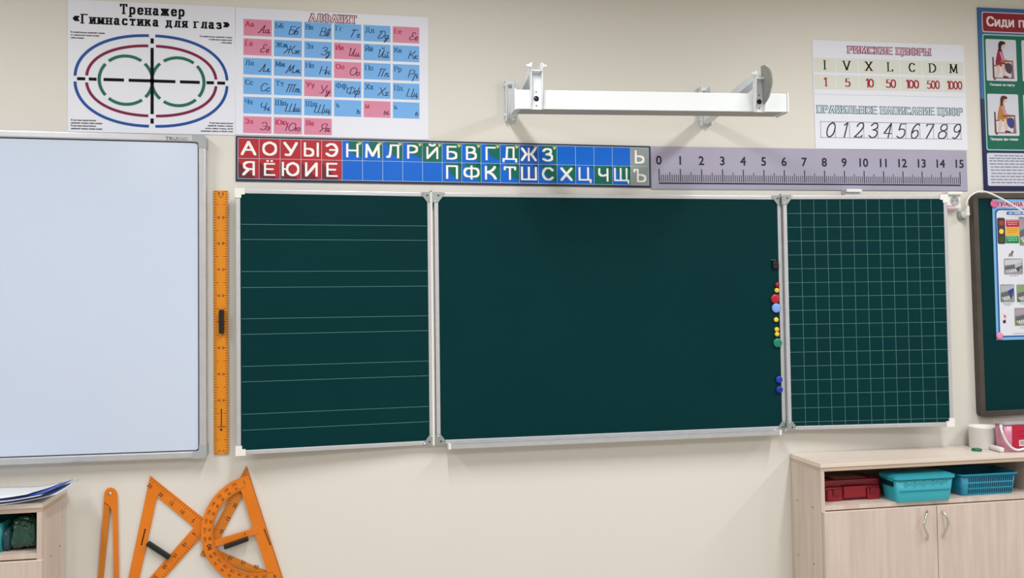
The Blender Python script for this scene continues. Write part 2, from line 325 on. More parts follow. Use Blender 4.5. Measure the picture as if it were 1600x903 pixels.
# handwriting glyphs
H = {
'А': [['c', (0, .1), (.1, 0), (.25, .3), (.55, 1)], ['c', (.55, 1), (.56, .3), (.6, .02), (.72, .1)], [(.2, .38), (.58, .38)]],
'Д': [['c', (.35, .9), (.25, .5), (.1, .05), (.3, 0), (.7, .2), (.85, .65), (.65, .95), (.3, .98), (.1, .8)]],
'Е': [['c', (.6, .85), (.45, 1), (.22, .92), (.22, .65), (.42, .53), (.1, .42), (.02, .15), (.25, 0), (.5, .12)]],
'Т': [[(.15, .95), (.05, 0)], [(.48, .95), (.4, 0)], [(.8, .95), (.75, 0)], ['c', (0, .9), (.3, 1), (.6, .92), (.95, 1)]],
'Г': [[(.3, .95), (.15, 0)], ['c', (.05, .88), (.25, 1), (.45, .9), (.7, 1)]],
'П': [[(.22, .92), (.12, 0)], [(.6, .92), (.52, 0)], ['c', (.02, .9), (.3, 1), (.55, .92), (.8, 1)]],
'Л': [['c', (0, .1), (.1, 0), (.25, .3), (.5, 1)], ['c', (.5, 1), (.52, .3), (.56, .02), (.7, .1)]],
'М': [['c', (0, .08), (.1, .05), (.3, 1)], [(.3, 1), (.42, .15), (.75, 1)], ['c', (.75, 1), (.76, .2), (.82, .02), (.95, .12)]],
'И': [['c', (.05, .85), (.15, 1), (.15, .3), (.25, .02), (.5, .3), (.65, 1)], ['c', (.65, 1), (.63, .2), (.72, .02), (.85, .12)]],
'а': [['c', (.4, .4), (.22, .45), (.06, .28), (.1, .04), (.25, .02), (.4, .2), (.45, .45)], ['c', (.45, .45), (.43, .08), (.52, 0), (.66, .12)]],
'б': [['c', (.3, .45), (.1, .35), (.08, .1), (.25, 0), (.42, .12), (.42, .35), (.28, .45), (.12, .3), (.12, .6), (.3, .9), (.52, .95)]],
'в': [['c', (.03, .05), (.15, 0), (.3, .4), (.35, .85), (.25, .95), (.15, .7), (.12, .2), (.25, 0), (.42, .1), (.4, .35), (.25, .42)]],
'г': [['c', (.05, .33), (.2, .45), (.35, .38), (.2, .2), (.15, .05), (.3, 0), (.45, .12)]],
'д': [['c', (.42, .4), (.22, .45), (.08, .25), (.15, .02), (.3, .02), (.42, .2), (.46, .45), (.42, -.1), (.28, -.42), (.14, -.33), (.3, -.08), (.6, .12)]],
'е': [['c', (.06, .15), (.3, .25), (.35, .4), (.22, .46), (.06, .28), (.1, .06), (.25, 0), (.42, .12)]],
'ж': [['c', (.05, .4), (.18, .42), (.22, .2), (.18, .02), (.03, .04)], [(.38, .45), (.36, 0)], ['c', (.7, .42), (.56, .4), (.52, .2), (.58, .02), (.72, .06)], [(.2, .23), (.53, .23)]],
'з': [['c', (.08, .38), (.25, .46), (.38, .35), (.2, .22), (.35, .08), (.33, -.22), (.18, -.42), (.1, -.3), (.3, -.05), (.5, .1)]],
'и': [['c', (.08, .45), (.05, .12), (.15, 0), (.3, .15), (.37, .45)], ['c', (.37, .45), (.34, .1), (.44, 0), (.58, .12)]],
'к': [[(.1, .45), (.08, 0)], ['c', (.4, .45), (.12, .23), (.38, .03), (.5, .08)]],
'л': [['c', (.0, .05), (.1, .04), (.28, .45)], ['c', (.28, .45), (.3, .1), (.4, 0), (.52, .12)]],
'м': [['c', (.0, .05), (.1, .05), (.22, .45)], [(.22, .45), (.3, .05), (.47, .45)], ['c', (.47, .45), (.5, .08), (.58, 0), (.7, .12)]],
'н': [[(.1, .45), (.07, 0)], [(.08, .22), (.38, .25)], ['c', (.41, .45), (.38, .1), (.46, 0), (.6, .12)]],
'о': [['c', (.25, .45), (.07, .3), (.1, .06), (.25, 0), (.42, .15), (.4, .38), (.25, .45)]],
'п': [[(.1, .45), (.06, 0)], ['c', (.08, .25), (.26, .45), (.38, .38), (.34, .08), (.44, 0), (.58, .12)]],
'р': [[(.14, .5), (.04, -.45)], ['c', (.1, .2), (.27, .45), (.44, .33), (.36, .06), (.45, 0), (.57, .12)]],
'с': [['c', (.38, .38), (.25, .46), (.07, .3), (.1, .05), (.25, 0), (.42, .12)]],
'т': [[(.1, .45), (.06, 0)], ['c', (.08, .28), (.22, .45), (.32, .36), (.28, 0)], ['c', (.3, .28), (.44, .45), (.54, .36), (.5, .08), (.6, 0), (.72, .1)]],
'у': [['c', (.08, .45), (.06, .12), (.2, .03), (.38, .3)], ['c', (.42, .45), (.36, -.1), (.24, -.42), (.1, -.32), (.3, -.08), (.55, .12)]],
'ф': [['c', (.35, .4), (.2, .46), (.06, .25), (.15, 0), (.33, .08)], [(.45, .9), (.28, -.4)], ['c', (.36, .38), (.55, .46), (.66, .3), (.55, .02), (.33, .05)]],
'х': [['c', (.06, .4), (.2, .42), (.25, .2), (.18, .0), (.03, .05)], ['c', (.5, .42), (.34, .42), (.26, .2), (.34, 0), (.52, .1)]],
'ъ': [['c', (.0, .4), (.14, .45), (.1, .08), (.25, 0), (.4, .1), (.36, .28), (.14, .25)]],
'ы': [['c', (.1, .45), (.07, .08), (.2, 0), (.33, .1), (.3, .28), (.1, .25)], ['c', (.5, .45), (.47, .1), (.55, 0), (.68, .12)]],
'ь': [['c', (.1, .45), (.07, .08), (.2, 0), (.35, .1), (.3, .28), (.1, .25)]],
'э': [['c', (.08, .38), (.22, .46), (.38, .3), (.32, .05), (.18, 0), (.05, .1)], [(.16, .23), (.36, .23)]],
'ю': [[(.08, .45), (.05, 0)], [(.07, .23), (.25, .23)], ['c', (.42, .45), (.26, .3), (.28, .05), (.42, 0), (.58, .15), (.56, .36), (.42, .45)]],
'я': [['c', (.4, .45), (.38, .1), (.46, 0), (.58, .1)], ['c', (.4, .44), (.15, .45), (.1, .25), (.36, .22), (.05, .0)]],
}
H['ё'] = H['е']+[[(.15, .68), (.17, .68)], [(.35, .68), (.37, .68)]]; H['й'] = H['и']+[['c', (.15, .72), (.27, .62), (.4, .72)]]
H['ц'] = H['и']+[[(.52, .05), (.46, -.25)]]; H['ч'] = [['c', (.06, .42), (.12, .22), (.25, .2), (.38, .32)], ['c', (.42, .45), (.38, .1), (.46, 0), (.6, .12)]]
H['ш'] = [['c', (.08, .45), (.05, .1), (.14, 0), (.28, .15), (.33, .45)], ['c', (.33, .45), (.3, .1), (.4, 0), (.54, .15), (.6, .45)], ['c', (.6, .45), (.57, .1), (.66, 0), (.78, .12)]]
H['щ'] = H['ш']+[[(.74, .05), (.68, -.25)]]; H['Й'] = H['И']+[['c', (.25, 1.28), (.4, 1.15), (.58, 1.28)]]; H['Ё'] = H['Е']+[[(.2, 1.22), (.22, 1.22)], [(.45, 1.22), (.47, 1.22)]]
def strokes(mb, F, body, u, v, cap, w, m, wd=.14, th=.06, serif=True, shear=0.0, font=G, width=None, align='l', gap=.3, xk=1.0):
    segs = []; x = 0.0; so = 0
    for ch in body:
        g = font.get(ch) or G.get(ch) or []
        if not g: x += max(.45, gap*1.3); continue
        P = [list(s_[(s_[0] == 'c'):]) for s_ in g]; xs = [a for s_ in P for a, b in s_]; lo = min(xs)
        for s_, raw in zip(P, g):
            pts = smooth(s_, 4) if raw[0] == 'c' else s_
            segs.append([(a-lo+x+shear*b, b) for a, b in pts])
            if serif and raw[0] != 'c':
                top = .68 if ch.islower() and ch not in 'брф' else 1
                for i, (a, b) in enumerate(s_):
                    for j in (i-1, i+1):
                        if 0 <= j < len(s_) and (b < .03 or b > top-.03) and abs(s_[j][1]-b) > .4 and abs(s_[j][0]-a) < .75*abs(s_[j][1]-b):
                            segs.append([(a-lo+x-.11, b), (a-lo+x+.11, b)])
        x += max(xs)-lo+gap
    tot = max(a for s_ in segs for a, b in s_); kx = (width/tot) if width else cap*xk
    off = {'l': 0, 'c': -tot*kx/2, 'r': -tot*kx}[align]
    k_ = 0
    for s_ in segs: mb.nib(F, [(u+off+a*kx, v-b*cap) for a, b in s_], wd*min(kx, cap*1.2), th*cap, w, m, k_ % 90); k_ += len(s_)
def wordbars(mb, F, u0, v, u1, h, w, m, rnd, align='l'):     # a line of print too small to read
    u = u0
    while u < u1-h:
        L = min(rnd.uniform(2.5, 7)*h, u1-u); mb.rect(F, u, v, u+L, v+h, w, m); u += L+h*.9

# ================================================================ the room
RX0, RX1, RY0, H0 = -4.2, 5.2, -7.6, 3.0
struct(MB().box(RX0-.2, RX1+.2, 0, .2, -.1, H0+.1, WALL).build('wall_back'))
struct(MB().box(RX0-.2, RX0, RY0, 0, 0, H0, WALL).build('wall_left'))
struct(MB().box(RX1, RX1+.2, RY0, 0, 0, H0, WALL).build('wall_right'))
struct(MB().box(RX0-.2, RX1+.2, RY0-.2, RY0, 0, H0, WALL).build('wall_front'))
struct(MB().box(RX0-.2, RX1+.2, RY0-.2, 0, -.1, 0, FLOOR).build('floor'))
struct(MB().box(RX0-.2, RX1+.2, RY0-.2, .0, H0, H0+.1, CEIL).build('ceiling'))

# ================================================================ chalkboard with two folding wings
cb = thing('chalkboard', 'large dark green three-panel chalkboard in an aluminium frame at the centre of the wall', 'chalkboard', (.72, 0, .93))
YC = -.03
FC = wallframe(YC)
cx0, cx1 = U(686.6, 500, YC).x, U(1218.2, 500, YC).x; cz1, cz0 = 1.9115, .9548
RW = .0165                                                    # rail width
def rails(F, u0, u1, v0, v1, parent, th=.026):
    # four aluminium rails around an opening; each rail is a mesh
    for (a, b, c, d) in ((u0-RW, u1+RW, v0-RW, v0), (u0-RW, u1+RW, v1, v1+RW)):
        MB().fbox(F, a, b, c, d, -th, .003, ALU, .0025).build('frame_rail', parent)
    for (a, b) in ((u0-RW, u0), (u1, u1+RW)):
        MB().fbox(F, a, b, v0, v1, -th, .003, ALU, .0025).build('frame_rail', parent)
cp = MB().fbox(FC, cx0-.004, cx1+.004, -cz1-.004, -cz0+.004, -.018, 0, GREEN).build('centre_panel', cb)
rails(FC, cx0, cx1, -cz1, -cz0, cp)
def wingframe(hx, p0, p1):            # plane through two plan points
    d = Vector((p1[0]-p0[0], p1[1]-p0[1], 0)); return Frame((p0[0], p0[1], 0), d)
LW = wingframe(0, (-.7290, -.0775), (-.0800, -.0312))
RWF = wingframe(0, (1.4990, -.0477), (2.1340, -.1069))
def corner(F, u, v, su, sv, parent):  # moulded white corner hooking over the rails
    m = MB(); r = RW+.004; L = .036
    pts = [(0, 0), (L, 0), (L, r+.003), (r+.003, r+.003), (r+.003, L), (0, L)]
    m.prism(F, [(u+su*a, v+sv*b) for a, b in pts], -.028, .006, WPLAST); m.build('corner_cap', parent)
CHALKLINE = C('#547f7d', .6)
# left wing, ruled for handwriting
u0 = LW.px(376, 500)[0]; u1 = LW.px(669.3, 500)[0]
lw = MB().fbox(LW, u0-.004, u1+.004, -cz1-.004, -cz0+.004, -.018, 0, GREEN).build('ruled_wing', cb); lw['label'] = 'left wing ruled with pairs of pale lines'
rails(LW, u0, u1, -cz1, -cz0, lw)
m = MB()
for y in (353, 375.5, 423.2, 447, 493.4, 516.6, 564.2, 587.2, 635.3, 659): 
    v = LW.px(660, y)[1]; m.rect(LW, u0+.004, v-.0009, u1-.002, v+.0009, .0006, CHALKLINE)
m.build('writing_lines', lw)
corner(LW, u0-RW-.003, -cz1-RW-.003, 1, 1, lw); corner(LW, u0-RW-.003, -cz0+RW+.003, 1, -1, lw)
lwu1 = u1
# right wing, squared
u0 = RWF.px(1233.2, 500)[0]; u1 = RWF.px(1479.2, 500)[0]
rw = MB().fbox(RWF, u0-.004, u1+.004, -cz1-.004, -cz0+.004, -.018, 0, GREEN).build('squared_wing', cb); rw['label'] = 'right wing with a pale square grid'
rails(RWF, u0, u1, -cz1, -cz0, rw)
m = MB(); ua = RWF.px(1250.8, 330)[0]; ub = RWF.px(1454.8, 330)[0]; pitch = (ub-ua)/10; u = ua
while u > u0+.01: u -= pitch
while u < u1-.005:
    if u > u0+.005: m.rect(RWF, u-.0011, -cz1, u+.0011, -cz0, .0006, C('#4a7472', .6))
    u += pitch
va = RWF.px(1250, 333.5)[1]; vb = RWF.px(1250, 659.2)[1]
for i in range(16): v = va+(vb-va)*i/15; m.rect(RWF, u0, v-.0011, u1, v+.0011, .0007, C('#4a7472', .6))
m.build('grid_lines', rw)
corner(RWF, u1+RW+.003, -cz1-RW-.003, -1, 1, rw); corner(RWF, u1+RW+.003, -cz0+RW+.003, -1, -1, rw)
# hinges: pivot rod with a pair of bolted triangular plates at each end
def hinge(xh, yh, wingF, uw, side):
    yr = yh+(-.001 if side < 0 else .012); rod = MB(); rod.tube([(xh, yr, cz0-.018), (xh, yr, cz1+.018)], .0052, WPLAST if side < 0 else ALU, 12); rod.build('hinge_rod', cb)
    for top in (1, 0):
        z = cz1+RW+.001 if top else cz0-RW-.001; sg = -1 if top else 1
        for F, ue, sd in ((FC, (cx0-RW if side < 0 else cx1+RW), -side), (wingF, uw, side)):
            m = MB(); v = -z; e = ue-sd*.002
            pts = [(e-sd*.004, v), (e+sd*.044, v), (e+sd*.044, v-sg*.007), (e+sd*(RW+.002), v-sg*.04), (e-sd*.004, v-sg*.04)]
            m.prism(F, pts, .0025, .0055, STEEL)
            for a, b in ((.038, .006), (.009, .033)): m.lathe(F(e+sd*a, v-sg*b, .0055), F.n, [(.0042, 0), (.0036, .0015), (0, .0022)], CHROME, 12)
            m.lathe(F(e+sd*.019, v-sg*.013, .0055), F.n, [(.0035, 0), (.0035, .0003), (0, .0003)], BLACK, 12)
            m.build('hinge_plate', cb)
        k = MB(); k.lathe((xh, yh+.008, z), (0, 0, -sg), [(.009, -.010), (.010, -.004), (.010, .001), (.004, .003), (.0035, .007), (0, .008)], STEEL if top else WPLAST, 16); k.build('hinge_pin', cb)
hinge(-.0305, YC, LW, lwu1+RW, -1)
hinge((cx1+RW+RWF(u0-RW, 0).x)/2, -.036, RWF, u0-RW, 1)
# chalk tray
tz = cz0-RW; t = MB(); x0, x1 = U(702, 695, -.06).x, U(1216, 674, -.06).x
prof = [(-.03, tz+.001), (-.03, tz-.003), (-.072, tz-.005), (-.0765, tz+.004), (-.079, tz+.004), (-.0765, tz-.012), (-.072, tz-.0145), (-.028, tz-.0145)]
Fy = Frame((x0, 0, 0), (0, 1, 0))
t.prism(Fy, [(y, -z) for y, z in prof], 0, x1-x0, ALU); tr = t.build('chalk_tray', cb)
for x in (x0, x1):
    m = MB(); F2 = Frame((x, 0, 0), (0, 1, 0))
    m.prism(F2, [(-.03, -tz-.002), (-.03, -tz+.016), (-.074, -tz+.017), (-.081, -tz+.012), (-.082, -tz-.006), (-.077, -tz-.008), (-.07, -tz-.002)], -.005, .005, WPLAST); m.build('end_cap', tr)

# ================================================================ magnets on the chalkboard
def magnet(px, py, rp, hexc, label, Y=-.0335, group='round magnets along the right edge of the chalkboard', name='magnet'):
    c = U(px, py, Y-.004); r = rp*(c-CAM).length/FOC; m = MB()
    m.lathe((c.x, Y, c.z), (0, -1, 0), [(r*.96, 0), (r, .001), (r, .004), (r*.93, .0062), (r*.6, .0075), (0, .008)], mat('magnet_'+hexc, hexc, .3, var=.01), 24)
    tag(m.build(name, base=(c.x, Y, c.z)), label, 'magnet', group)
for a in ((1214.8, 444.6, 3.4, '#a01826', 'small red round magnet, topmost of the column on the chalkboard edge'),
          (1213.9, 453.6, 3.6, '#e8c02c', 'small yellow magnet touching the big crimson magnet from above'),
          (1211.6, 466.8, 7.0, '#b01836', 'big crimson round magnet on the chalkboard directly above the pale blue one'),
          (1213.2, 481.2, 7.0, '#7ea4f2', 'big pale blue round magnet on the right edge of the chalkboard'),
          (1212.9, 499.4, 3.6, '#eccb3c', 'lone small yellow magnet below the pale blue one, clear of other magnets'),
          (1213.8, 514.6, 3.5, '#e8c434', 'upper of two small yellow magnets touching above the green magnet'),
          (1214.3, 522.0, 3.5, '#ecc838', 'small yellow magnet just above the big green magnet, lower of a touching pair'),
          (1215.2, 535.6, 6.8, '#0f7d64', 'big green round magnet on the right edge of the chalkboard'),
          (1217.6, 593.0, 5.2, '#1b2fae', 'upper of the two dark blue magnets low on the chalkboard edge'),
          (1218.2, 608.7, 5.2, '#1626a0', 'lower of the two dark blue magnets, lowest magnet on the chalkboard')):
    magnet(*a)
# black clip
c = U(1210.6, 414, YC); ck = thing('magnetic_clip', 'small black magnetic clip on the chalkboard above the coloured magnets', 'clip', (c.x, YC, c.z))
m = MB(); m.fbox(wallframe(YC), c.x-.014, c.x+.014, -c.z-.012, -c.z+.016, .001, .012, BLACK, .003); m.build('clip_body', ck)
m = MB(); m.fbox(wallframe(YC), c.x-.020, c.x+.006, -c.z-.024, -c.z-.017, .001, .006, mat('dark_green_clip', '#1d3a2c', .5), .002)
m.fbox(wallframe(YC), c.x-.008, c.x, -c.z-.02, -c.z-.010, .003, .007, BLACK, .001); m.build('clip_lever', ck)

# ================================================================ whiteboard
wb = thing('whiteboard', 'big white magnetic board with grey aluminium frame at the left edge', 'whiteboard', (-1.79, 0, .92))
YW = -.042; FW = wallframe(YW)
wx1 = U(309.3, 450, YW).x; wz1 = U(300, 222, YW).z; wz0 = U(300, 704.6, YW).z; wx0 = wx1-1.76
FW = Frame(U(300, 222, YW), U(300, 222, YW)-U(0, 214.6, YW))
WX1 = FW.px(309.5, 450)[0]; WX0 = WX1-1.76; V0 = 0.0; V1 = FW.px(300, 704.6)[1]
MB().fbox(FW, WX0-.003, WX1+.003, V0-.003, V1+.003, -.014, 0, WBOARD).build('writing_surface', wb)
m = MB(); s = .0032
m.holed(FW, rr(WX0-.004, V0-.004, WX1+.004, V1+.004, .014), rr(WX0+s, V0+s, WX1-s, V1-s, .010), .0002, .0012, DARKSEAL); m.build('edge_seal', wb)
fw = .026
for a, b, c_, d in ((WX0, WX1, V0-fw, V0), (WX0, WX1, V1, V1+fw), (WX0-fw, WX0, V0, V1), (WX1, WX1+fw, V0, V1)):
    MB().fbox(FW, a-.0, b+.0, c_, d, -.038, .006, ALU, .005).build('frame_rail', wb)
for u, su in ((WX0, -1), (WX1, 1)):
    for v, sv in ((V0, -1), (V1, 1)):
        m = MB(); k = fw+.0015; e = .022
        o = []; r1 = .013
        for i in range(7):
            t = math.radians(90*i/6); o.append((k-r1+r1*math.cos(t), k-r1+r1*math.sin(t)))
        inn = [(0-(.010)+.010*math.cos(math.radians(90*(6-i)/6)), -.010+.010*math.sin(math.radians(90*(6-i)/6))) for i in range(7)]
        pts = [(k, -e)]+o+[(-e, k), (-e, 0)]+inn[::1]+[(0, -e)]
        m.prism(FW, [(u+su*a, v+sv*b) for a, b in pts], -.038, .0075, GREYPL); m.build('frame_corner', wb)
m = MB(); a = FW.px(259, 220); b = FW.px(294, 220)
text(m, FW, 'TRU', a[0], a[1]-.001, .0135, .0064, C('#3a4150'), .012, width=.040); text(m, FW, 'BOARD', a[0]+.043, a[1]-.001, .0135, .0064, C('#7d8792'), 0, width=b[0]-a[0]-.043); m.build('brand_lettering', wb)

# ================================================================ posters
def paper(F, name_parent, w=.002, m=PAPER, r=0):
    mb = MB(); mb.fbox(F, 0, F.W, 0, F.H, -.001, w, m); return mb
# eye exercise poster
F = sheet(-.001, (106.5, -.8), (367.6, 11.2), (106.2, 205.6)); F.H = F.px(240, 208.6)[1]
ep = thing('eye_exercise_poster', 'white eye gymnastics poster with coloured ovals and crossing black lines', 'poster', F(F.W/2, F.H, 0))
paper(F, ep).build('sheet', ep)
Z = .0026; KX = F.W/261.0
def q(zx, zy): return F.px(100+zx/4.1036, zy/4.1036)
m = MB(); a = q(365, 85); b = q(768, 85)
strokes(m, F, 'Тренажер', a[0], q(500, 93)[1], .0345, Z, INK, .235, .13, width=b[0]-a[0], gap=.46)
a = q(64, 150); b = q(1056, 150)
strokes(m, F, '«Гимнастика для глаз»', a[0], q(560, 167)[1], .0325, Z, INK, .235, .13, width=b[0]-a[0], gap=.46); m.build('heading', ep)
cu, cv = q(566, 520); L_ = q(74, 502); R_ = q(1049, 540); T_ = q(565, 228); B_ = q(567, 808)
ru = (R_[0]-L_[0])/2; rv = (B_[1]-T_[1])/2; th = .0105
def oval(name, ru, rv, col, gaps):
    m = MB()
    for k in range(4): 
        g0 = gaps/ru if k % 2 else gaps/rv
        a0 = math.pi/2*k; 
        m.arc(F, cu, cv, ru, rv, th, a0+(gaps/rv if k % 2 == 0 else gaps/ru), a0+math.pi/2-(gaps/ru if k % 2 == 0 else gaps/rv), Z, col, 40, .9)
    m.build(name, ep)
oval('blue_oval', ru, rv, C('#1b4f9c'), .008)
oval('crimson_oval', ru*.852, rv*.773, C('#7c1d44'), .010)
m = MB(); GR = C('#226b56'); gr = ru*.347
for sx in (-1, 1):
    gc = cu+sx*gr*.985; gaps = (50, 135, 225, 312) if sx < 0 else (48, 128, 232, 318)
    for i in range(4):
        a0, a1 = gaps[i], gaps[(i+1) % 4]+(360 if i == 3 else 0)
        m.arc(F, gc, cv, gr, gr*.97, th*1.1, math.radians(a0+5), math.radians(a1-5), Z+2e-5*(sx+1), GR)
m.build('green_loops', ep)
m = MB(); bw = .0115
def dash(u0_, v0_, u1_, v1_):   # bar with a notched tail
    m.nib(F, [(u0_, v0_), (u1_, v1_)], bw if u0_ == u1_ else .004, bw if v0_ == v1_ else .004, Z+6e-5, INK)
for a, b in ((.05, .135), (.175, .275), (.335, .60), (.69, .955)): pass
for sx in (-1, 1):
    for a, b in ((0, .30), (.375, .625), (.73, .815), (.875, .965)): dash(cu+sx*a*ru, cv, cu+sx*b*ru, cv)
for sy in (-1, 1):
    for a, b in ((0, .72), (.84, .93)): dash(cu, cv+sy*a*rv, cu, cv+sy*b*rv)
m.build('cross_lines', ep)
m = MB(); cap = .0056
for (zx, zy), lines, al in (((44, 210), ('10 колебательных движений глазами', 'по горизонтали справа-налево,', 'слева-направо.'), 'l'), ((1078, 246), ('10 колебательных движений глазами', 'по вертикали сверху-вниз,', 'снизу-вверх.'), 'r'),
        ((46, 774), ('10 круговых вращательных', 'движений глазами слева-направо,', '10 круговых вращательных', 'движений глазами справа-налево.'), 'l'), ((1084, 796), ('10 круговых вращательных', 'движений глазами в правую,', 'затем в левую сторону, как бы', 'вычерчивая спираль на белой стене.'), 'r')):
    a = q(zx, zy)
    for i, s_ in enumerate(lines): text(m, F, s_, a[0], a[1]+i*.0105, cap, Z, INK, .02, al)
m.build('small_print', ep)

# alphabet poster
F = sheet(-.001, (368.2, 11.6), (667.6, 27.2), (368.4, 211.8)); F.H = F.px(520, 214.6)[1]; F.W = F.px(669, 120)[0]
ap = thing('alphabet_poster', 'white poster of pink and blue alphabet cards with printed and handwritten letters', 'poster', F(F.W/2, F.H, 0))
paper(F, ep).build('sheet', ap)
def q(zx, zy): return F.px(360+zx/4.103, zy/4.103)
m = MB(); a = q(510, 120); b = q(803, 120); RED = C('#7a2140')
strokes(m, F, 'АЛФАВИТ', a[0], q(650, 143)[1], .0285, Z, RED, .36, .19, width=b[0]-a[0], gap=.36)
strokes(m, F, 'АЛФАВИТ', a[0]+.001, q(650, 142)[1], .0265, Z+1.5e-4, C('#efe4ee'), .17, .05, width=b[0]-a[0]-.002, gap=.36); m.build('heading', ap)
PINK, BLUE = C('#d78aa8'), C('#74b0ee'); PT, BT = C('#b8264e'), C('#175f92'); HI, HR = C('#232b4e'), C('#5a1438')
rows = ['Аа Бб Вв Гг Дд Ее', 'Ёё Жж Зз Ии Йй Кк', 'Лл Мм Нн Оо Пп Рр', 'Сс Тт Уу Фф Хх Цц', 'Чч Шш Щщ ъ ы ь', 'Ээ Юю Яя']
red = set('АЕЁИОУыЭЮЯ')
p0 = q(85, 122); p1 = q(1210, 180); p2 = q(90, 852)
cw = (q(265, 130)[0]-p0[0]); pit = (p1[0]-cw-p0[0])/5; ch_ = .0*0+(q(88, 228)[1]-p0[1]); rp = (p2[1]-ch_-p0[1])/5
for r_, row in enumerate(rows):
    for c_, pr in enumerate(row.split()):
        u = p0[0]+c_*pit; v = p0[1]+r_*rp; isr = pr[0] in red; m = MB()
        m.rect(F, u, v, u+cw, v+ch_, Z, PINK if isr else BLUE)
        k = .019; sl = pr[0].islower()
        strokes(m, F, pr, u+.008, v+.0285, k*(1.0), Z+2e-4, PT if isr else BT, .20, .08, gap=.26)
        strokes(m, F, pr, u+cw-.006, v+ch_-(.0125), .031 if not sl else .032, Z+2e-4, HR if isr else HI, .085, .065, serif=False, shear=.32, font=H, align='r', gap=.10)
        m.build('letter_card', ap)

# letter strip over the chalkboard
F = sheet(-.001, (368.6, 212.6), (1015.3, 228.6), (368.4, 282.6)); F.H = F.px(690, 288.2)[1]
ls = thing('letter_strip', 'long red, blue and green letter strip above the left part of the chalkboard', 'letter strip', F(F.W/2, F.H, 0))
m = MB(); m.fbox(F, 0, F.W, 0, F.H, -.001, .004, NAVY); m.build('backing_panel', ls)
def q(zx, zy, s_=4.706, ox=360, oy=200): return F.px(ox+zx/s_, oy+zy/s_)
ua = q(57, 150)[0]; ub = q(1520, 150, 4.571, 680)[0]; va = q(100, 76)[1]; vb = q(100, 373)[1]; n = 21; tw = (ub-ua)/n; thh = (vb-va)/2
top = 'АОУЫЭНМЛРЙБВГДЖЗ    Ь'; bot = 'ЯЁЮИЕ     ПФКТШСХЦЧЩЪ'
MB().rect(F, ua-.001, va-.001, ub+.001, vb+.001, .0043, C('#b9d4e4')).build('grid_border', ls)
TR, TRD, TB, TG, TGY, TBD = C('#b3303a', .4), C('#6e2a36', .4), C('#0566d4', .4), C('#066a5a', .4), C('#929a9c', .4), C('#1a55ae', .4)
full_green = set('ЙЧ'); plain_blue = set('ЖШЦ')
for r_, row in enumerate((top, bot)):
    for c_, L in enumerate(row):
        u = ua+c_*tw; v = va+r_*thh; g = .0008; m = MB(); A = (u+g, v+g, u+tw-g, v+thh-g)
        base = TR if c_ < 5 else TGY if c_ == 20 else TG if L in full_green else TBD if L in 'ЖШ' else TB
        m.rect(F, *A, .0046, base)
        if c_ < 5 and r_ == 1: m.poly(F, [(A[0], A[1]+.012), (A[2]-.01, A[3]), (A[0], A[3])], .0048, TRD); m.poly(F, [(A[0], A[3]-.008), (A[0]+.022, A[3]), (A[0], A[3])], .005, C('#2c5e66', .4))
        elif 5 <= c_ < 20 and L != ' ' and L not in full_green and L not in plain_blue:
            k = .5 if L in 'ГДНМРКТХ' else .8
            m.poly(F, [(A[0]+(1-k)*tw*.6, A[1]), (A[2], A[1]), (A[2], A[3] if k > .6 else A[3]-.012), (A[0]+tw*.45, A[1]+thh*.6)], .0048, TG)
        if 5 <= c_ < 20 and L != ' ':
            if r_ == 0: m.poly(F, [(A[2]-.018, A[1]+.003), (A[2]-.002, A[1]+.004), (A[2]-.009, A[1]+.016)], .0051, C('#c9c66a')); m.line(F, (A[2]-.013, A[1]+.014), (A[2]-.004, A[1]+.008), .003, .0053, C('#e2dfb0'))
            else: m.arc(F, A[2]-.010, A[1]+.011, .0065, .0075, .003, -.6, 3.7, .0051, C('#123038'), 14)
        if L != ' ':
            P_ = [a for g_ in G[L] for a, b in g_[(g_[0] == 'c'):]]; wn = (max(P_)-min(P_))*.049*1.24
            strokes(m, F, L, u+tw*.5, v+thh*(.80 if L not in 'ЩЦД' else .77), .048 if L not in 'ЙЁ' else .043, .0056, C('#f4f4f4', .4), .145, .14, serif=False, align='c', width=min(wn, .058))
        m.build('letter_tile', ls)

# giant centimetre scale
F = sheet(-.001, (1015.7, 228.8), (1509, 236.3), (1016.2, 295.4)); F.H = F.px(1260, 296.9)[1]
gs = thing('number_scale', 'long lilac grey number scale from 0 to 15 above the right part of the chalkboard', 'scale', F(F.W/2, F.H, 0))
m = MB(); m.fbox(F, 0.001, F.W, 0, F.H, -.001, .004, mat('lilac_panel', '#a3a0b8', .4, var=.015)); m.build('panel', gs)
def q(zx, zy): return F.px(1000+zx/2.963, 200+zy/2.963)
a = q(88, 255); b = q(1480, 267); st = (b[0]-a[0])/15; SI = C('#242339'); bv = (a[1]+b[1])/2
for i in range(16):
    m = MB(); text(m, F, str(i), a[0]+i*st, q(700, 176)[1], .0375, .0045, SI, .034, 'c'); m.build('number', gs)
m = MB(); m.rect(F, a[0]-.002, bv-.003, b[0]+.002, bv+.003, .0044, SI)
for i in range(151):
    h = .054 if i % 10 == 0 else .041 if i % 5 == 0 else .030
    t_ = .0022 if i % 10 == 0 else .0015; x = a[0]+i*st/10; m.rect(F, x-t_, bv-.006-h, x+t_, bv-.006, .0044, SI)
m.build('tick_marks', gs)

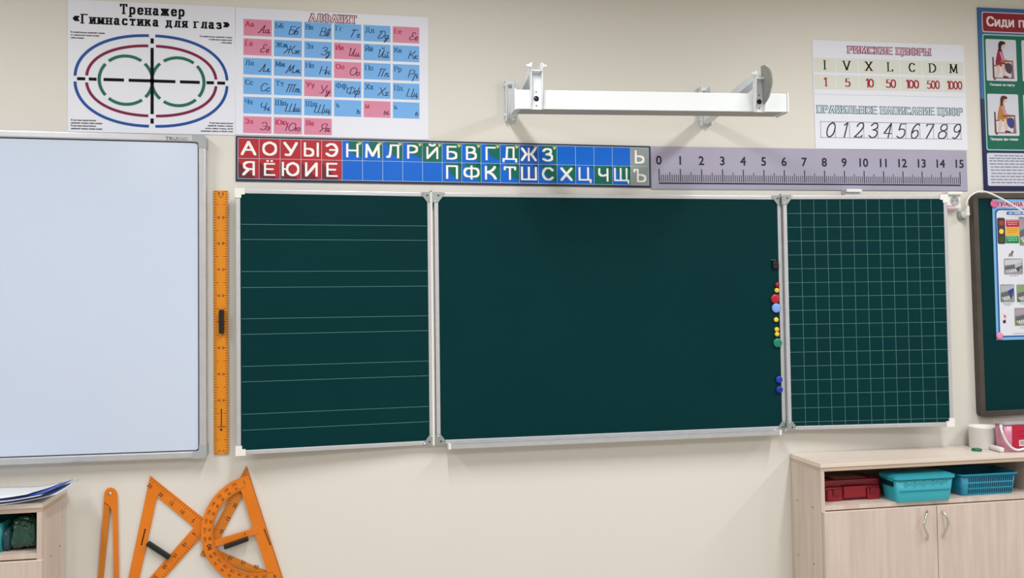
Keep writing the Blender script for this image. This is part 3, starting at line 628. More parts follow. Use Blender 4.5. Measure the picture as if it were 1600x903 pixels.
# roman numerals poster
F = sheet(-.001, (1268.5, 62.4), (1505.6, 70.6), (1271.3, 230.8)); F.H = F.px(1390, 233.6)[1]
rp_ = thing('roman_numeral_poster', 'white poster of Roman numerals above handwritten digits, right of the lamp bracket', 'poster', F(F.W/2, F.H, 0))
paper(F, ep).build('sheet', rp_)
def q(zx, zy): return F.px(1250+zx/4.752, 50+zy/4.752)
m = MB(); a = q(358, 140); b = q(965, 140); v = q(660, 166)[1]
strokes(m, F, 'РИМСКИЕ ЦИФРЫ', a[0], v, .029, Z, C('#7a3a5c'), .34, .18, width=b[0]-a[0], gap=.34)
strokes(m, F, 'РИМСКИЕ ЦИФРЫ', a[0]+.001, v-.0008, .027, Z+1.5e-4, C('#eccbdc'), .15, .05, width=b[0]-a[0]-.002, gap=.34)
m.build('heading', rp_)
m = MB(); a = q(130, 575); b = q(1198, 600); v = (q(130, 596)[1]+q(1198, 622)[1])/2
strokes(m, F, 'ПРАВИЛЬНОЕ НАПИСАНИЕ ЦИФР', a[0], v, .030, Z, C('#566a84'), .34, .18, width=b[0]-a[0], gap=.34)
strokes(m, F, 'ПРАВИЛЬНОЕ НАПИСАНИЕ ЦИФР', a[0]+.001, v-.0008, .028, Z+1.5e-4, C('#d8ecf2'), .15, .05, width=b[0]-a[0]-.002, gap=.34)
m.build('heading', rp_)
CELL = C('#d9dcd3'); cols = [(105, 262), (273, 430), (440, 575), (585, 738), (748, 900), (910, 1048), (1058, 1212)]
v0_ = q(180, 195)[1]; v1_ = q(180, 297)[1]; v2_ = q(180, 320)[1]; v3_ = q(180, 424)[1]
ctr = [185, 348, 512, 668, 828, 982, 1140]; wid = [.0, .058, .058, .043, .055, .060, .072]
for i, (rn, ar) in enumerate(zip('IVXLCDM', ('1', '5', '10', '50', '100', '500', '1000'))):
    ul = q(cols[i][0], 300)[0]; ur = q(cols[i][1], 300)[0]; uc = q(ctr[i], 270)[0]; m = MB()
    m.rect(F, ul, v0_, ur, v1_, Z, CELL); m.rect(F, ul, v2_, ur, v3_, Z, CELL)
    strokes(m, F, rn, uc, (v0_+v1_)/2+.019, .0385, Z+2e-4, INK, .17, .07, align='c')
    strokes(m, F, ar, uc, (v2_+v3_)/2+.018, .036, Z+2e-4, C('#9a1c3c'), .19, .07, serif=True, align='c', gap=.16, width=None if len(ar) < 3 else (.058 if ar != '1000' else .070)); m.build('numeral_card', rp_)
m = MB(); a = q(150, 660); b = q(1190, 690); v0_ = (a[1]+b[1])/2-.0005; v1_ = (q(150, 778)[1]+q(1190, 802)[1])/2; LN = C('#6a7088')
m.rect(F, a[0]-.004, v0_-.0009, b[0]+.004, v0_+.0009, Z, LN); m.rect(F, a[0]-.004, v1_-.0009, b[0]+.004, v1_+.0009, Z, LN)
for i in range(11): u = a[0]+(b[0]-a[0])*i/10; m.rect(F, u-.0009, v0_, u+.0009, v1_, Z, LN)
m.build('digit_grid', rp_)
for i in range(10):
    m = MB(); u = a[0]+(b[0]-a[0])*(i+.66)/10
    strokes(m, F, str(i), u, v1_-.002, (v1_-v0_)*.93, Z+2e-4, C('#2c3044'), .075, .055, serif=False, shear=.3, align='c'); m.build('digit', rp_)
m = MB(); a = q(98, 456); b = q(1228, 492); vv = (a[1]+b[1])/2; m.rect(F, .001, vv-.0006, F.W-.001, vv+.0006, Z, C('#c3c6d6')); m.build('divider_line', rp_)

# posture poster (upper right, runs out of the picture)
F = sheet(-.001, (1526.4, 12.2), ang=.006); ur_ = U(1537, 298, -.001)-F.O; F.up = Vector((-ur_.x, 0, -ur_.z)).normalized(); F.ex = Vector((F.up.z, 0, -F.up.x)); F.n = F.ex.cross(F.up)
F.ex = (F.ex+Vector((0, 0, .0)))
F.W = .62; F.H = ur_.length
pp = thing('posture_poster', 'blue and green sitting posture poster at the upper right corner', 'poster', F(F.W/2, F.H, 0))
m = MB(); m.fbox(F, 0, F.W, 0, F.H*.5, -.001, .006, C('#33649f', .4)); m.fbox(F, 0, F.W, F.H*.5, F.H, -.001, .006, C('#1c2352', .4)); m.build('panel', pp)
def q(zx, zy): return F.px(1515+zx/6.941, zy/6.946)
def q2(zx, zy): return F.px(1515+zx/5.012, 130+zy/5.0167)
a = q(118, 130); b = q(118, 352); m = MB()
m.rrect(F, a[0], a[1], F.W-.03, b[1], .010, .0064, C('#d9c6dc')); m.rrect(F, a[0]+.0045, a[1]+.0045, F.W-.0345, b[1]-.0045, .008, .0068, C('#8c2332'))
c_ = q(180, 287); text(m, F, 'Сиди правильно!', c_[0], c_[1]-.002, .040, .0072, C('#f0dfe6'), .03, width=.46); m.build('heading_banner', pp)
a = q(126, 372); b = q2(118, 528); m = MB()
m.rrect(F, a[0], a[1], F.W-.03, b[1], .010, .0064, C('#9fd4cf')); m.rrect(F, a[0]+.005, a[1]+.005, F.W-.035, b[1]-.005, .008, .0068, C('#0f6552')); m.build('green_panel', pp)
def girl(P, sx, sy, dress, hair, skin, desk, bag, mb):    # printed schoolchild at a desk; unit picture coordinates
    w = .0076
    lay = [0]
    def g(pts, col, dw=0): lay[0] += 1; mb.poly(F, [(P[0]+x*sx, P[1]+y*sy) for x, y in pts], w+dw+lay[0]*2e-5, col)
    g([(.20, .43), (.25, .43), (.26, .92), (.32, .97), (.24, .98), (.20, .92)], C('#6d4038')); g([(.24, .62), (.56, .62), (.56, .65), (.24, .65)], C('#7d4a3c'), 1e-4)
    g([(.20, .92), (.9, .92), (.9, .94), (.2, .94)], C('#6d4038'))
    g(smooth([(.42, .22), (.52, .24), (.56, .36), (.60, .48), (.60, .62), (.32, .62), (.33, .45), (.38, .30)], 3, True), dress, 2e-4)
    g([(.44, .30), (.52, .30), (.58, .46), (.72, .50), (.72, .54), (.52, .52)], C('#c98aa0') if dress is not hair else dress, 3e-4)
    g([(.36, .62), (.44, .62), (.44, .78), (.38, .90), (.30, .90)], skin, 2e-4); g([(.50, .60), (.60, .60), (.62, .80), (.64, .88), (.56, .88)], skin, 2e-4)
    g([(.54, .87), (.70, .89), (.72, .92), (.54, .92)], C('#5a2a30'), 3e-4)
    mb.disc(F, P[0]+.54*sx, P[1]+.15*sy, .085*sx, w+4e-4, skin, 16, rv=.075*sy)
    g(smooth([(.42, .28), (.42, .10), (.50, .04), (.62, .06), (.64, .11), (.54, .13), (.50, .20), (.48, .27)], 3, True), hair, 5e-4)
    g([(.46, .50), (.88, .50), (.88, .53), (.84, .54), (.48, .56)], desk, 3e-4); g([(.84, .53), (.88, .53), (.9, .92), (.8, .92)], C('#8a6a72'))
    g(smooth([(.62, .58), (.80, .58), (.84, .72), (.78, .82), (.66, .78), (.60, .68)], 3, True), bag, 2e-4)
SK = C('#dcb8a8')
for (z0_, z1_), args in (((158, 425), None), ):
    pass
pa, pb = q(158, 427), q(505, 888)
for i in range(3):
    du = i*(pb[0]-pa[0]+.028); m = MB(); dv = .012*(1 if i else 0)
    m.rrect(F, pa[0]+du, pa[1]+dv*0, pb[0]+du, pb[1], .007, .0072, C('#cfd3e2')); girl((pa[0]+du, pa[1]), pb[0]-pa[0], pb[1]-pa[1], C('#8e2048'), C('#251a22'), SK, C('#a8653a'), C('#4a3c50'), m); m.build('picture_card', pp)
pa, pb = q2(128, 85), q2(382, 416)
for i in range(3):
    du = i*(pb[0]-pa[0]+.026); m = MB()
    m.rrect(F, pa[0]+du, pa[1], pb[0]+du, pb[1], .007, .0072, C('#cfd3e2')); girl((pa[0]+du, pa[1]), pb[0]-pa[0], pb[1]-pa[1], C('#b07f38'), C('#54282c'), SK, C('#96522e'), C('#3c3f7e'), m); m.build('picture_card', pp)
m = MB(); a = q2(152, 24); b = q2(342, 24); text(m, F, 'Посадка за парту', a[0], a[1]-.002, .0095, .0074, C('#dfe8e6'), .03, width=b[0]-a[0])
a = q2(158, 450); b = q2(368, 450); text(m, F, 'Посадка при чтении', a[0], a[1]-.001, .0105, .0074, C('#dfe8e6'), .03, width=b[0]-a[0]); m.build('caption', pp)
a = q2(126, 548); b = q2(136, 806); m = MB(); m.rrect(F, a[0], a[1], F.W-.03, b[1], .008, .0068, C('#cdd1e2')); rnd = random.Random(3)
for zx, zy in ((185, 566), (146, 586), (146, 606), (148, 630), (156, 654), (156, 678), (162, 704), (158, 728), (158, 752), (162, 776)):
    a = q2(zx, zy); wordbars(m, F, a[0], a[1], F.W-.05, .0048, .0072, C('#7c8098'), rnd)
m.build('advice_panel', pp)

# ================================================================ brown framed green notice board at the right edge
YN = -.026
FN = Frame(U(1526.3, 309.5, YN), (1, 0, -.004)); 
nb = thing('notice_board', 'dark green notice board in a brown frame at the right edge', 'notice board', FN(.5, 1.0, 0))
NW = 1.15; b_ = FN.px(1537.4, 643.2); FN.H = b_[1]; du_ = b_[0]/b_[1]
FN.up = (FN.up*FN.H-FN.ex*b_[0]).normalized(); FN.ex = Vector((FN.up.z, 0, -FN.up.x)); FN.n = FN.ex.cross(FN.up); FN.H = FN.px(1537.4, 643.2)[1]
MB().fbox(FN, -.004, NW+.004, -.004, FN.H+.004, -.022, 0, GREEN).build('pin_surface', nb)
fwd = .023
m = MB(); m.holed(FN, rr(-fwd, -fwd, NW+fwd, FN.H+fwd, .022, 6), rr(0, 0, NW, FN.H, .006, 6), -.024, .007, BROWNF); m.build('frame', nb)
m = MB(); s = .0022; m.holed(FN, rr(-.001, -.001, NW+.001, FN.H+.001, .006), rr(s, s, NW-s, FN.H-s, .005), .0002, .0015, C('#5d625e', .35)); m.build('edge_bead', nb)

# traffic rules poster
YT = YN-.001
F = sheet(YT, (1549.8, 311.2), ang=0.0); d_ = U(1556.8, 531.4, YT)-F.O; F.up = Vector((-d_.x, 0, -d_.z)).normalized(); F.ex = Vector((F.up.z, 0, -F.up.x)); F.n = F.ex.cross(F.up); F.W = .60; F.H = d_.length
tp = thing('road_safety_poster', 'light blue road safety poster with a traffic light on the brown framed notice board', 'poster', F(F.W/2, F.H, 0))
m = MB(); m.fbox(F, 0, F.W, 0, F.H, 0, .0012, C('#79aee0', .45)); m.build('sheet', tp)
def q(zx, zy): return F.px(1520+zx/7.525, 300+zy/7.525)
def q2(zx, zy): return F.px(1520+zx/7.525, 420+zy/7.525)
m = MB(); a = q(300, 165); b = q(582, 165)
m.rect(F, a[0]-.012, q(300, 115)[1], F.W-.02, q(300, 182)[1], .0014, C('#d9b6d4'))
text(m, F, 'ПРАВИЛА', a[0], a[1]-.0, .0165, .0016, C('#7c1f4a'), .03, width=b[0]-a[0]); m.build('heading', tp)
a = q(255, 198); b2 = q2(300, 806); m = MB()
m.rrect(F, a[0], a[1], F.W-.018, b2[1], .02, .0014, C('#235c9c')); m.rrect(F, a[0]+.008, a[1]+.006, F.W-.026, b2[1]-.007, .018, .0016, C('#d8dcea'))
a = q(392, 232); m.rrect(F, a[0], a[1], a[0]+.15, q(392, 268)[1], .004, .0018, C('#2f6db0')); wordbars(m, F, a[0]+.012, a[1]+.0035, a[0]+.14, .006, .002, C('#c6daf0'), random.Random(1)); m.build('inner_panel', tp)
m = MB(); a = q(280, 302); b = q(384, 612); m.rrect(F, a[0], a[1], b[0], b[1], .009, .0018, C('#443c42'))
for zy, col in ((365, '#b03a40'), (463, '#e2d254'), (556, '#41561f')):
    c_ = q(333, zy); m.disc(F, c_[0], c_[1], .0115, .002, C(col))
m.build('traffic_light_picture', tp)
for z0_, z1_, col, tc_, nm in ((326, 412, '#b0202e', '#e2a0a6', 0), (416, 510, '#e0a93c', '#c98c2c', 1), (514, 604, '#12804a', '#8fd0a8', 2)):
    a = q(384, z0_); b = q(540, z1_); m = MB(); m.rect(F, a[0], a[1], b[0], b[1], .0018, C(col)); rnd = random.Random(nm)
    for i in range(3): wordbars(m, F, a[0]+.004+.003*i, a[1]+.003+.0082*i, b[0]-.003-.003*i, .0036, .002, C(tc_), rnd)
    m.build('caption_block', tp)
def street(u0_, v0_, u1_, v1_, sd):
    m = MB(); r_ = random.Random(sd); W_, H_ = u1_-u0_, v1_-v0_; m.rrect(F, u0_, v0_, u1_, v1_, .005, .0018, C('#8f9298'))
    def g(pts, col, d=2e-4): m.poly(F, [(u0_+x*W_, v0_+y*H_) for x, y in pts], .0018+d, C(col))
    g([(.04, .08), (.96, .05), (.96, .3), (.04, .42)], ('#c3c6cc', '#aab2ba', '#7d9f6a', '#a49aa6')[sd % 4]); g([(.04, .5), (.96, .28), (.96, .62), (.04, .9)], '#60636a', 3e-4)
    for i in range(5): g([(.1+.11*i, .72-.02*i), (.16+.11*i, .70-.02*i), (.24+.11*i, .88-.02*i), (.17+.11*i, .9-.02*i)], '#d6d8dc', 5e-4)
    g([(.55, .35), (.93, .2), (.95, .42), (.6, .6)], ('#aeb4ba', '#2c3f94', '#2f49a0', '#4a4f80')[sd % 4], 6e-4)
    g([(.05, .7), (.3, .95), (.05, .95)], ('#9aa0a4', '#74777c', '#2f7a38', '#5f8f3c')[sd % 4], 7e-4); g([(.70, .55), (.78, .53), (.8, .78), (.7, .8)], '#343a52', 8e-4)
    m.build('street_picture', tp)
a = q(360, 783); b = q2(588, 66); street(*a, *b, 0)
a = q(535, 292); b = q(700, 632); street(*a, *b, 3)
a = q2(316, 184); b = q2(490, 393); street(*a, *b, 1)
a = q2(508, 184); b = q2(690, 393); street(*a, *b, 2)
a = q2(484, 460); b = q2(700, 668); street(*a, *b, 7)
for i in range(3):
    for j, (va_, vb_) in enumerate(((q(360, 783)[1], q2(588, 66)[1]), (q2(316, 184)[1], q2(490, 393)[1]), (q2(484, 460)[1], q2(700, 668)[1]))): street(.235+.105*i, va_, .325+.105*i, vb_, i+j+1)
m = MB(); rnd = random.Random(5)
for zx0, zx1, zy in ((430, 535, 78), (352, 460, 408), (370, 440, 424), (552, 690, 408), (552, 690, 690), (475, 640, 758)):
    a = q2(zx0, zy); b = q2(zx1, zy); wordbars(m, F, a[0], a[1], b[0], .0028, .0018, C('#7f8496'), rnd)
m.build('small_print', tp)
m = MB(); c_ = q(445, 725)     # small grey animal drawing
m.poly(F, [(c_[0]+a*.013, c_[1]+b*.013) for a, b in smooth([(-.9, 1), (-.7, .1), (0, -.3), (.3, -1.1), (.6, -.9), (1, -1.1), (1.0, -.4), (.7, 0), (.6, 1), (.2, 1), (0, .4), (-.3, 1)], 3, True)], .0018, C('#77706e')); m.disc(F, c_[0]+.010, c_[1]-.006, .0025, .0021, C('#2c2a2c')); m.build('animal_drawing', tp)
m = MB(); c_ = q2(370, 610)    # small child drawing with a pink hat
m.poly(F, [(c_[0]-.004, c_[1]-.03), (c_[0]+.012, c_[1]-.018), (c_[0]-.002, c_[1]-.014)], .0019, C('#b8606c')); m.disc(F, c_[0]+.003, c_[1]-.013, .0055, .0018, C('#dcaaa8'))
m.poly(F, [(c_[0]-.009, c_[1]-.001), (c_[0]+.006, c_[1]-.005), (c_[0]+.007, c_[1]+.010), (c_[0]-.008, c_[1]+.012)], .0018, C('#4a2c40')); m.build('child_drawing', tp)
magnet(1553.6, 318.2, 5.6, '#dd6fa0', 'pink round magnet at the top left corner of the road safety poster', YT-.0022, 'pink magnets holding the road safety poster')
magnet(1562.2, 525.0, 5.0, '#e58ab4', 'pink round magnet at the bottom left corner of the road safety poster', YT-.0022, 'pink magnets holding the road safety poster')

# ================================================================ lamp bracket above the board
lb = thing('board_lamp_bracket', 'white metal lamp bar on two wall arms above the chalkboard', 'wall lamp', (.72, 0, 2.2))
YB = -.50
xl, xr = U(805.5, 155, YB).x, U(1231.5, 160, YB).x; zt = (U(1000, 143.5, YB).z); zb = U(1000, 172.5, YB).z
tl = (U(1229, 146.5, YB).z-U(805, 139.8, YB).z)/(xr-xl)
FB = Frame((xl, YB, (U(805, 139.8, YB).z)), (1, 0, tl)); BH = FB.px(808, 170)[1]; BL = FB.px(1231, 160)[0]
m = MB(); m.fbox(FB, 0, BL, 0, BH, -.085, 0, WENAMEL, .002)
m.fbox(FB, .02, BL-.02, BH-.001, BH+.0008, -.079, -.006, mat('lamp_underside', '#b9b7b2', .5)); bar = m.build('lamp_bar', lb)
for u in (0, BL):
    m = MB(); m.fbox(FB, u-.003, u+.003, -.0025, BH+.0025, -.088, .003, WENAMEL, .001); m.build('end_cap', bar)
def arm(X, geared, zf):
    # wall plate
    wz0, wz1 = 2.222, 2.388
    m = MB(); m.box(X-.022, X+.022, -.004, 0, wz0, wz1, WENAMEL, .001); m.box(X-.022, X-.019, -.035, 0, wz0, wz1, WENAMEL, .0008); m.box(X+.019, X+.022, -.035, 0, wz0, wz1, WENAMEL, .0008)
    for z in (wz0+.02, wz1-.02): m.lathe((X, -.004, z), (0, -1, 0), [(.008, 0), (.008, .004), (.004, .007), (0, .008)], GREYPL, 12)
    for z in (wz0+.025, wz1-.02): m.lathe((X-.022, -.02, z), (-1, 0, 0), [(.006, 0), (.006, .006), (0, .008)], WENAMEL, 12)
    m.build('wall_plate', lb)
    # channel arm rising towards the room
    m = MB(); P = [Vector((X, -.015, 2.232)), Vector((X, YB-.028, zf))]; d = (P[1]-P[0]).normalized(); F = Frame(P[0], d, Vector((0, 0, 1)) - d*d.z)
    L = (P[1]-P[0]).length
    m.fbox(F, 0, L, -.004, 0, -.017, .017, WENAMEL); m.fbox(F, 0, L, -.03, 0, .0155, .0175, WENAMEL); m.fbox(F, 0, L, -.03, 0, -.0175, -.0155, WENAMEL)
    m.build('arm', lb)
    # clamp in front of the bar
    zc = FB(X-xl, 0).z; m = MB(); y0 = YB-.002; t_, b_ = zf+.028, zc-BH-.003
    Fs = Frame((X, 0, 0), (0, 1, 0))
    m.box(X-.0185, X+.0185, y0-.003, y0, b_, t_-.02, WENAMEL, .0008)
    for sx in (-1, 1):
        pts = [(y0, -b_), (y0-.010, -b_), (y0-.026, -(b_+.05)), (y0-.028, -(t_-.03)), (y0-.036, -(t_-.006)), (y0-.028, -t_), (y0-.014, -t_), (y0, -(t_-.05))]
        Fp = Frame((X+sx*.0195, 0, 0), (0, 1, 0)); m.prism(Fp, pts, -.0012, .0012, WENAMEL)
    zm = zc-BH*.48
    m.lathe((X+.002, y0-.003, zm), (0, -1, 0), [(.0095, 0), (.0095, .0006), (0, .0006)], BLACK, 20)
    for dz in (.024, -.024): m.lathe((X+.002, y0-.003, zm+dz), (0, -1, 0), [(.0035, 0), (.003, .0015), (0, .002)], STEEL, 12)
    m.build('clamp', lb)
    for sx in (-1, 1):
        m = MB(); m.lathe((X+sx*.0205, y0-.026, t_-.012), (sx, 0, 0), [(.010, 0), (.010, .004), (.006, .006), (.006, .013), (.003, .016), (0, .016)], WENAMEL, 14); m.build('bolt', lb)
    if geared:
        m = MB(); Fg = Frame((X+.0165, 0, 0), (0, 1, 0)); cy, czz, R = y0-.006, zm+.062, .072; pts = []
        for i in range(73):
            a = math.radians(-88+186*i/72); r = R-(.0035 if i % 2 else 0); pts.append((cy-r*math.cos(a), -(czz+r*math.sin(a))))
        m.prism(Fg, pts, -.0025, .0025, mat('cast_grey', '#a3a6a4', .5, metal=.3)); 
        m.prism(Fg, [(cy-(R-.014)*math.cos(math.radians(-80+170*i/20)), -(czz+(R-.014)*math.sin(math.radians(-80+170*i/20)))) for i in range(21)], -.004, -.002, mat('cast_grey', '#a3a6a4'))
        m.build('toothed_disc', lb)
arm(.2965, False, 2.291); arm(1.1295, True, 2.292)

# ================================================================ wall sockets, cable
def socket(px, py, name_label, face=True):
    c = U(px, py, -.02); s_ = .036; F = Frame((c.x, 0, c.z), (1, 0, 0))
    t = thing('wall_socket', name_label, 'socket', (c.x, 0, c.z-s_), 'white sockets behind the right chalkboard wing')
    m = MB(); m.fbox(F, -s_, s_, -s_, s_, -.0, .028, WPLAST, .004); m.fbox(F, -s_-.001, s_+.001, -s_-.002, -s_+.012, .0, .042, WPLAST, .004); m.build('housing', t)
    if not face: return t, F
    m = MB(); m.lathe(F(.004, .002, .028), F.n, [(.021, .0002), (.021, .0016), (.019, .002), (.018, .0009), (0, .0007)], GREYPL, 24)
    for dx in (-.0095, .0095): m.lathe(F(.004+dx, .002, .0265), F.n, [(.0024, .0025), (.0024, .003), (0, .003)], BLACK, 10)
    m.build('socket_face', t); return t, F
t, F = socket(1488.2, 313.5, 'white wall socket with a pink tag at the top right corner of the chalkboard')
m = MB(); m.fbox(F, -.032, .006, .022, .042, .028, .0295, C('#c79ab0')); m.fbox(F, -.030, .004, .028, .033, .0294, .030, C('#e8d3e0')); m.build('pink_tag', t)
socket(1331, 309.8, 'white socket box peeping over the top of the squared wing', False)
# plug and power cable
c = U(1508.5, 333, -.03)
so = thing('plug_socket', 'round grey outlet behind the white plug beside the notice board', 'socket', (c.x, 0, c.z-.03))
m = MB(); m.lathe((c.x, 0, c.z-.008), (0, -1, 0), [(.0215, 0), (.0215, .014), (.019, .018), (0, .018)], GREYPL, 24); m.build('outlet_body', so)
m = MB(); m.lathe((c.x, -.0175, c.z-.008), (0, -1, 0), [(.017, 0), (.016, .0015), (0, .0015)], BLACK, 20); m.build('outlet_face', so)
pc = thing('power_cable', 'white power cable and plug looping over the corner of the notice board', 'cable', (c.x, -.02, c.z))
m = MB(); m.lathe((c.x, -.0195, c.z-.006), (0, -1, 0), [(.0165, 0), (.0175, .008), (.015, .014), (.011, .018), (.009, .028), (0, .031)], WPLAST, 20)
m.tube([(c.x, -.038, c.z-.004), (c.x-.001, -.044, c.z+.012), (c.x, -.046, c.z+.03)], [.011, .009, .006], WPLAST, 12); m.build('plug', pc)
pts = [Vector((c.x, -.046, c.z+.022))]
for x, y, Y in ((1509.6, 320, -.050), (1511, 313.5, -.055), (1516, 306, -.058), (1525, 300.5, -.06), (1536, 299, -.061), (1547, 302, -.062), (1560, 308, -.063), (1575, 316, -.063), (1590, 325, -.063), (1606, 334, -.063), (1640, 352, -.062), (1720, 385, -.062), (1830, 420, -.062), (1960, 440, -.062)): pts.append(U(x, y, Y))
m = MB(); m.tube(smooth([tuple(p) for p in pts], 5), .0042, WPLAST, 10); m.build('cord', pc)

# ================================================================ drawing instruments on the wall at the lower left
FT = wallframe(0.0)
def P2(x, y, Y=0.0): p = U(x, y, Y); return (p.x, -p.z)
def poly_round(a, b, t): return (a[0]+(b[0]-a[0])*t, a[1]+(b[1]-a[1])*t)
# metre ruler
A = P2(333.9, 297.6, -.008); B = P2(355.8, 297.8, -.008); Cc = P2(357.0, 709.6, -.008); D = P2(334.7, 709.4, -.008)
mr_ = thing('metre_ruler', 'long orange metre ruler hanging between the whiteboard and the chalkboard', 'ruler', ((A[0]+Cc[0])/2, 0, -Cc[1]))
FR = Frame((A[0], 0, -A[1]), (1, 0, 0)); up = Vector((A[0]-D[0], 0, D[1]-A[1])).normalized(); FR.up = up; FR.ex = Vector((up.z, 0, -up.x)); FR.n = FR.ex.cross(FR.up)
RWD = ((B[0]-A[0])+(Cc[0]-D[0]))/2; RH = (D[1]-A[1]+Cc[1]-B[1])/2
m = MB(); m.fbox(FR, 0, RWD, 0, RH, .002, .008, mat('amber_plastic', '#e68e10', .4, var=.02), .001); m.build('blade', mr_)
m = MB()
for i in range(101):
    v = .004+(RH-.008)*i/100; h = .014 if i % 5 == 0 else .0095
    if i % 10 == 5: h = .017
    m.rect(FR, .0008, v-.0009, h, v+.0009, .0083, INKBROWN); m.rect(FR, RWD-h, v-.0009, RWD-.0008, v+.0009, .0083, INKBROWN)
m.build('tick_marks', mr_)
for i in range(11):
    v = .004+(RH-.008)*i/10+(.008 if i == 0 else -.008 if i == 10 else 0); m = MB()
    ctext(m, FR, str(100-10*i), .0185, v, .0075, .0084, INKBROWN, .03, math.pi/2)
    ctext(m, FR, str(100-10*i), RWD-.0175, v, .0075, .0084, INKBROWN, .03, -math.pi/2); m.build('number', mr_)
m = MB(); rnd = random.Random(2); v = RH*.83
while v < RH*.895: L = rnd.uniform(.005, .009); m.rect(FR, RWD*.46, v, RWD*.56, v+L, .0084, INKBROWN); v += L+.0015
m.disc(FR, RWD*.5, RH*.908, .005, .0084, INKBROWN); m.build('maker_mark', mr_)
m = MB(); m.arc(FR, RWD*.5, .020, .006, .005, .002, math.pi*1.1, math.pi*1.9, .0085, INKBROWN, 10); m.disc(FR, RWD*.5, .019, .0035, .0084, C('#c79a70')); m.build('hanging_hole', mr_)
a = P2(342.3, 483.5, -.02); b = P2(350.3, 521, -.02); m = MB(); m.box(a[0], b[0], -.032, -.010, -b[1], -a[1], BLACK, .004)
for z in (-a[1]-.008, -b[1]+.008): m.box(a[0]+.003, b[0]-.003, -.012, -.007, z-.006, z+.006, BLACK, .001)
m.build('handle', mr_)

# board compasses
YQ = -.006
cp_ = thing('board_compasses', 'closed orange wooden board compasses hanging below the whiteboard', 'compasses', (U(171, 903, 0).x, 0, .25))
def PP(l, Y=YQ): return [P2(x, y, Y) for x, y in l]
def ext(p, q_, k): return (p[0]+(q_[0]-p[0])*k, p[1]+(q_[1]-p[1])*k)
hd = [(163.7, 774), (164.2, 768), (167.3, 763.5), (172.4, 761.8), (178, 763.5), (182, 768), (183.2, 774)]
K = 1.4
crease = [(172.2, 799), (172.6, 792), (172, 790.5), (169.5, 788.5), (163.9, 784.5)]
m = MB(); m.prism(FT, PP(hd+[ext((183.2, 774), (185.8, 903), K), ext((176.6, 800), (178.8, 903), K), (176.4, 800), (174.6, 795)]+crease[1:]), .0035, .0125, ORANGE); m.build('leg', cp_)
m = MB(); m.prism(FT, PP([(163.7, 774), ext((163.7, 774), (153.6, 903), K), ext((171.6, 800), (161.5, 903), K), (171.9, 798), (172.6, 793), (172, 791.5), (169.5, 789.5), (163.9, 785.5)]), .002, .0125, ORANGEDK)
m.prism(FT, PP(hd), .0005, .0035, ORANGEDK); m.build('leg', cp_)
c = U(172, 771.5, -.013); m = MB(); m.lathe((c.x, -.0125, c.z), (0, -1, 0), [(.0065, 0), (.006, .0015), (.003, .003), (0, .0032)], CHROME, 16); m.build('rivet', cp_)
m = MB()
for a_, b_ in (((163.9, 784.5), (169.5, 788.5)), ((169.5, 788.5), (172, 791)), ((172, 791), (171.9, 799))): m.line(FT, P2(*a_, YQ), P2(*b_, YQ), .0016, .0129, C('#5e3a10'))
m.build('joint_line', cp_)

# set squares: slat frame with scales along two edges
def scale_edge(parent, F, p0, p1, d0, cm, inward, nums, w, bw, flip=1, rot=None):
    # p0 = zero end; ticks every centimetre on the outer edge, numbers every five
    d = Vector((p1[0]-p0[0], p1[1]-p0[1])); L = d.length; d.normalize(); n = Vector(inward).normalized(); m = MB()
    k = int((L-d0)/cm)
    for i in range(1, k):
        a = Vector(p0)+d*(d0+i*cm); h = .011 if i % 5 else .017
        m.line(F, a+n*.001, a+n*h, .0014, w, INKBROWN)
    m.build('tick_marks', parent)
    for t in nums:
        a = Vector(p0)+d*(d0+t*cm)+n*bw; mm = MB()
        r_ = math.atan2(n.x, n.y)
        ctext(mm, F, str(t), a[0], a[1], .0135, w, INK, .012, r_); mm.build('number', parent)
YS = -.005
A = P2(234.8, 743.6, YS); B = P2(331, 820.5, YS); Cc = P2(183, 986, YS); ia = P2(245.6, 775.5, YS); ib = P2(303.2, 823.8, YS); ic = P2(212.7, 926.7, YS)
s1 = thing('set_square', 'orange set square with a black handle hanging under the whiteboard, left of the protractor', 'set square', ((A[0]+B[0])/2, 0, -Cc[1]))
m = MB(); m.holed(FT, [A, B, Cc], [ia, ib, ic], .001, .007, ORANGE); m.build('frame', s1)
nAB = Vector((ia[0]-A[0], ia[1]-A[1])); dAB = (Vector(A)-Vector(B)).normalized(); nin = Vector((dAB.y, -dAB.x)); nin = nin if nin.dot(Vector(ib)-Vector(B)) > 0 else -nin
scale_edge(s1, FT, B, A, .012, .0103, nin, (5, 10, 15, 20, 25), .0073, .0275)
dBC = (Vector(Cc)-Vector(B)).normalized(); nin2 = Vector((dBC.y, -dBC.x)); nin2 = nin2 if nin2.dot(Vector(ib)-Vector(B)) > 0 else -nin2
scale_edge(s1, FT, B, Cc, .012, .0103, nin2, (5, 10, 15, 20, 25, 30, 35), .0073, .0275)
m = MB(); a = Vector(P2(231, 847, YS)); b = Vector(P2(266, 870, YS)); d = (b-a).normalized(); Fh = Frame((a[0], 0, -a[1]), (d.x, 0, -d.y))
Fh.up = Vector((0, 1, 0)).cross(Fh.ex)*-1; Fh.up = Vector((-Fh.ex.z, 0, Fh.ex.x)); Fh.n = Fh.ex.cross(Fh.up)
m.fbox(Fh, 0, (b-a).length, -.0095, .0095, .005, .022, BLACK, .005); m.build('handle', s1)
m = MB(); a = Vector(P2(227.2, 826, YS)); b = Vector(P2(221, 852, YS)); nn = 7
for i in range(nn): 
    p, q_ = a.lerp(b, i/nn), a.lerp(b, (i+.85)/nn); m.line(FT, p, q_, .005, .0073, INK)
m.build('maker_mark', s1)

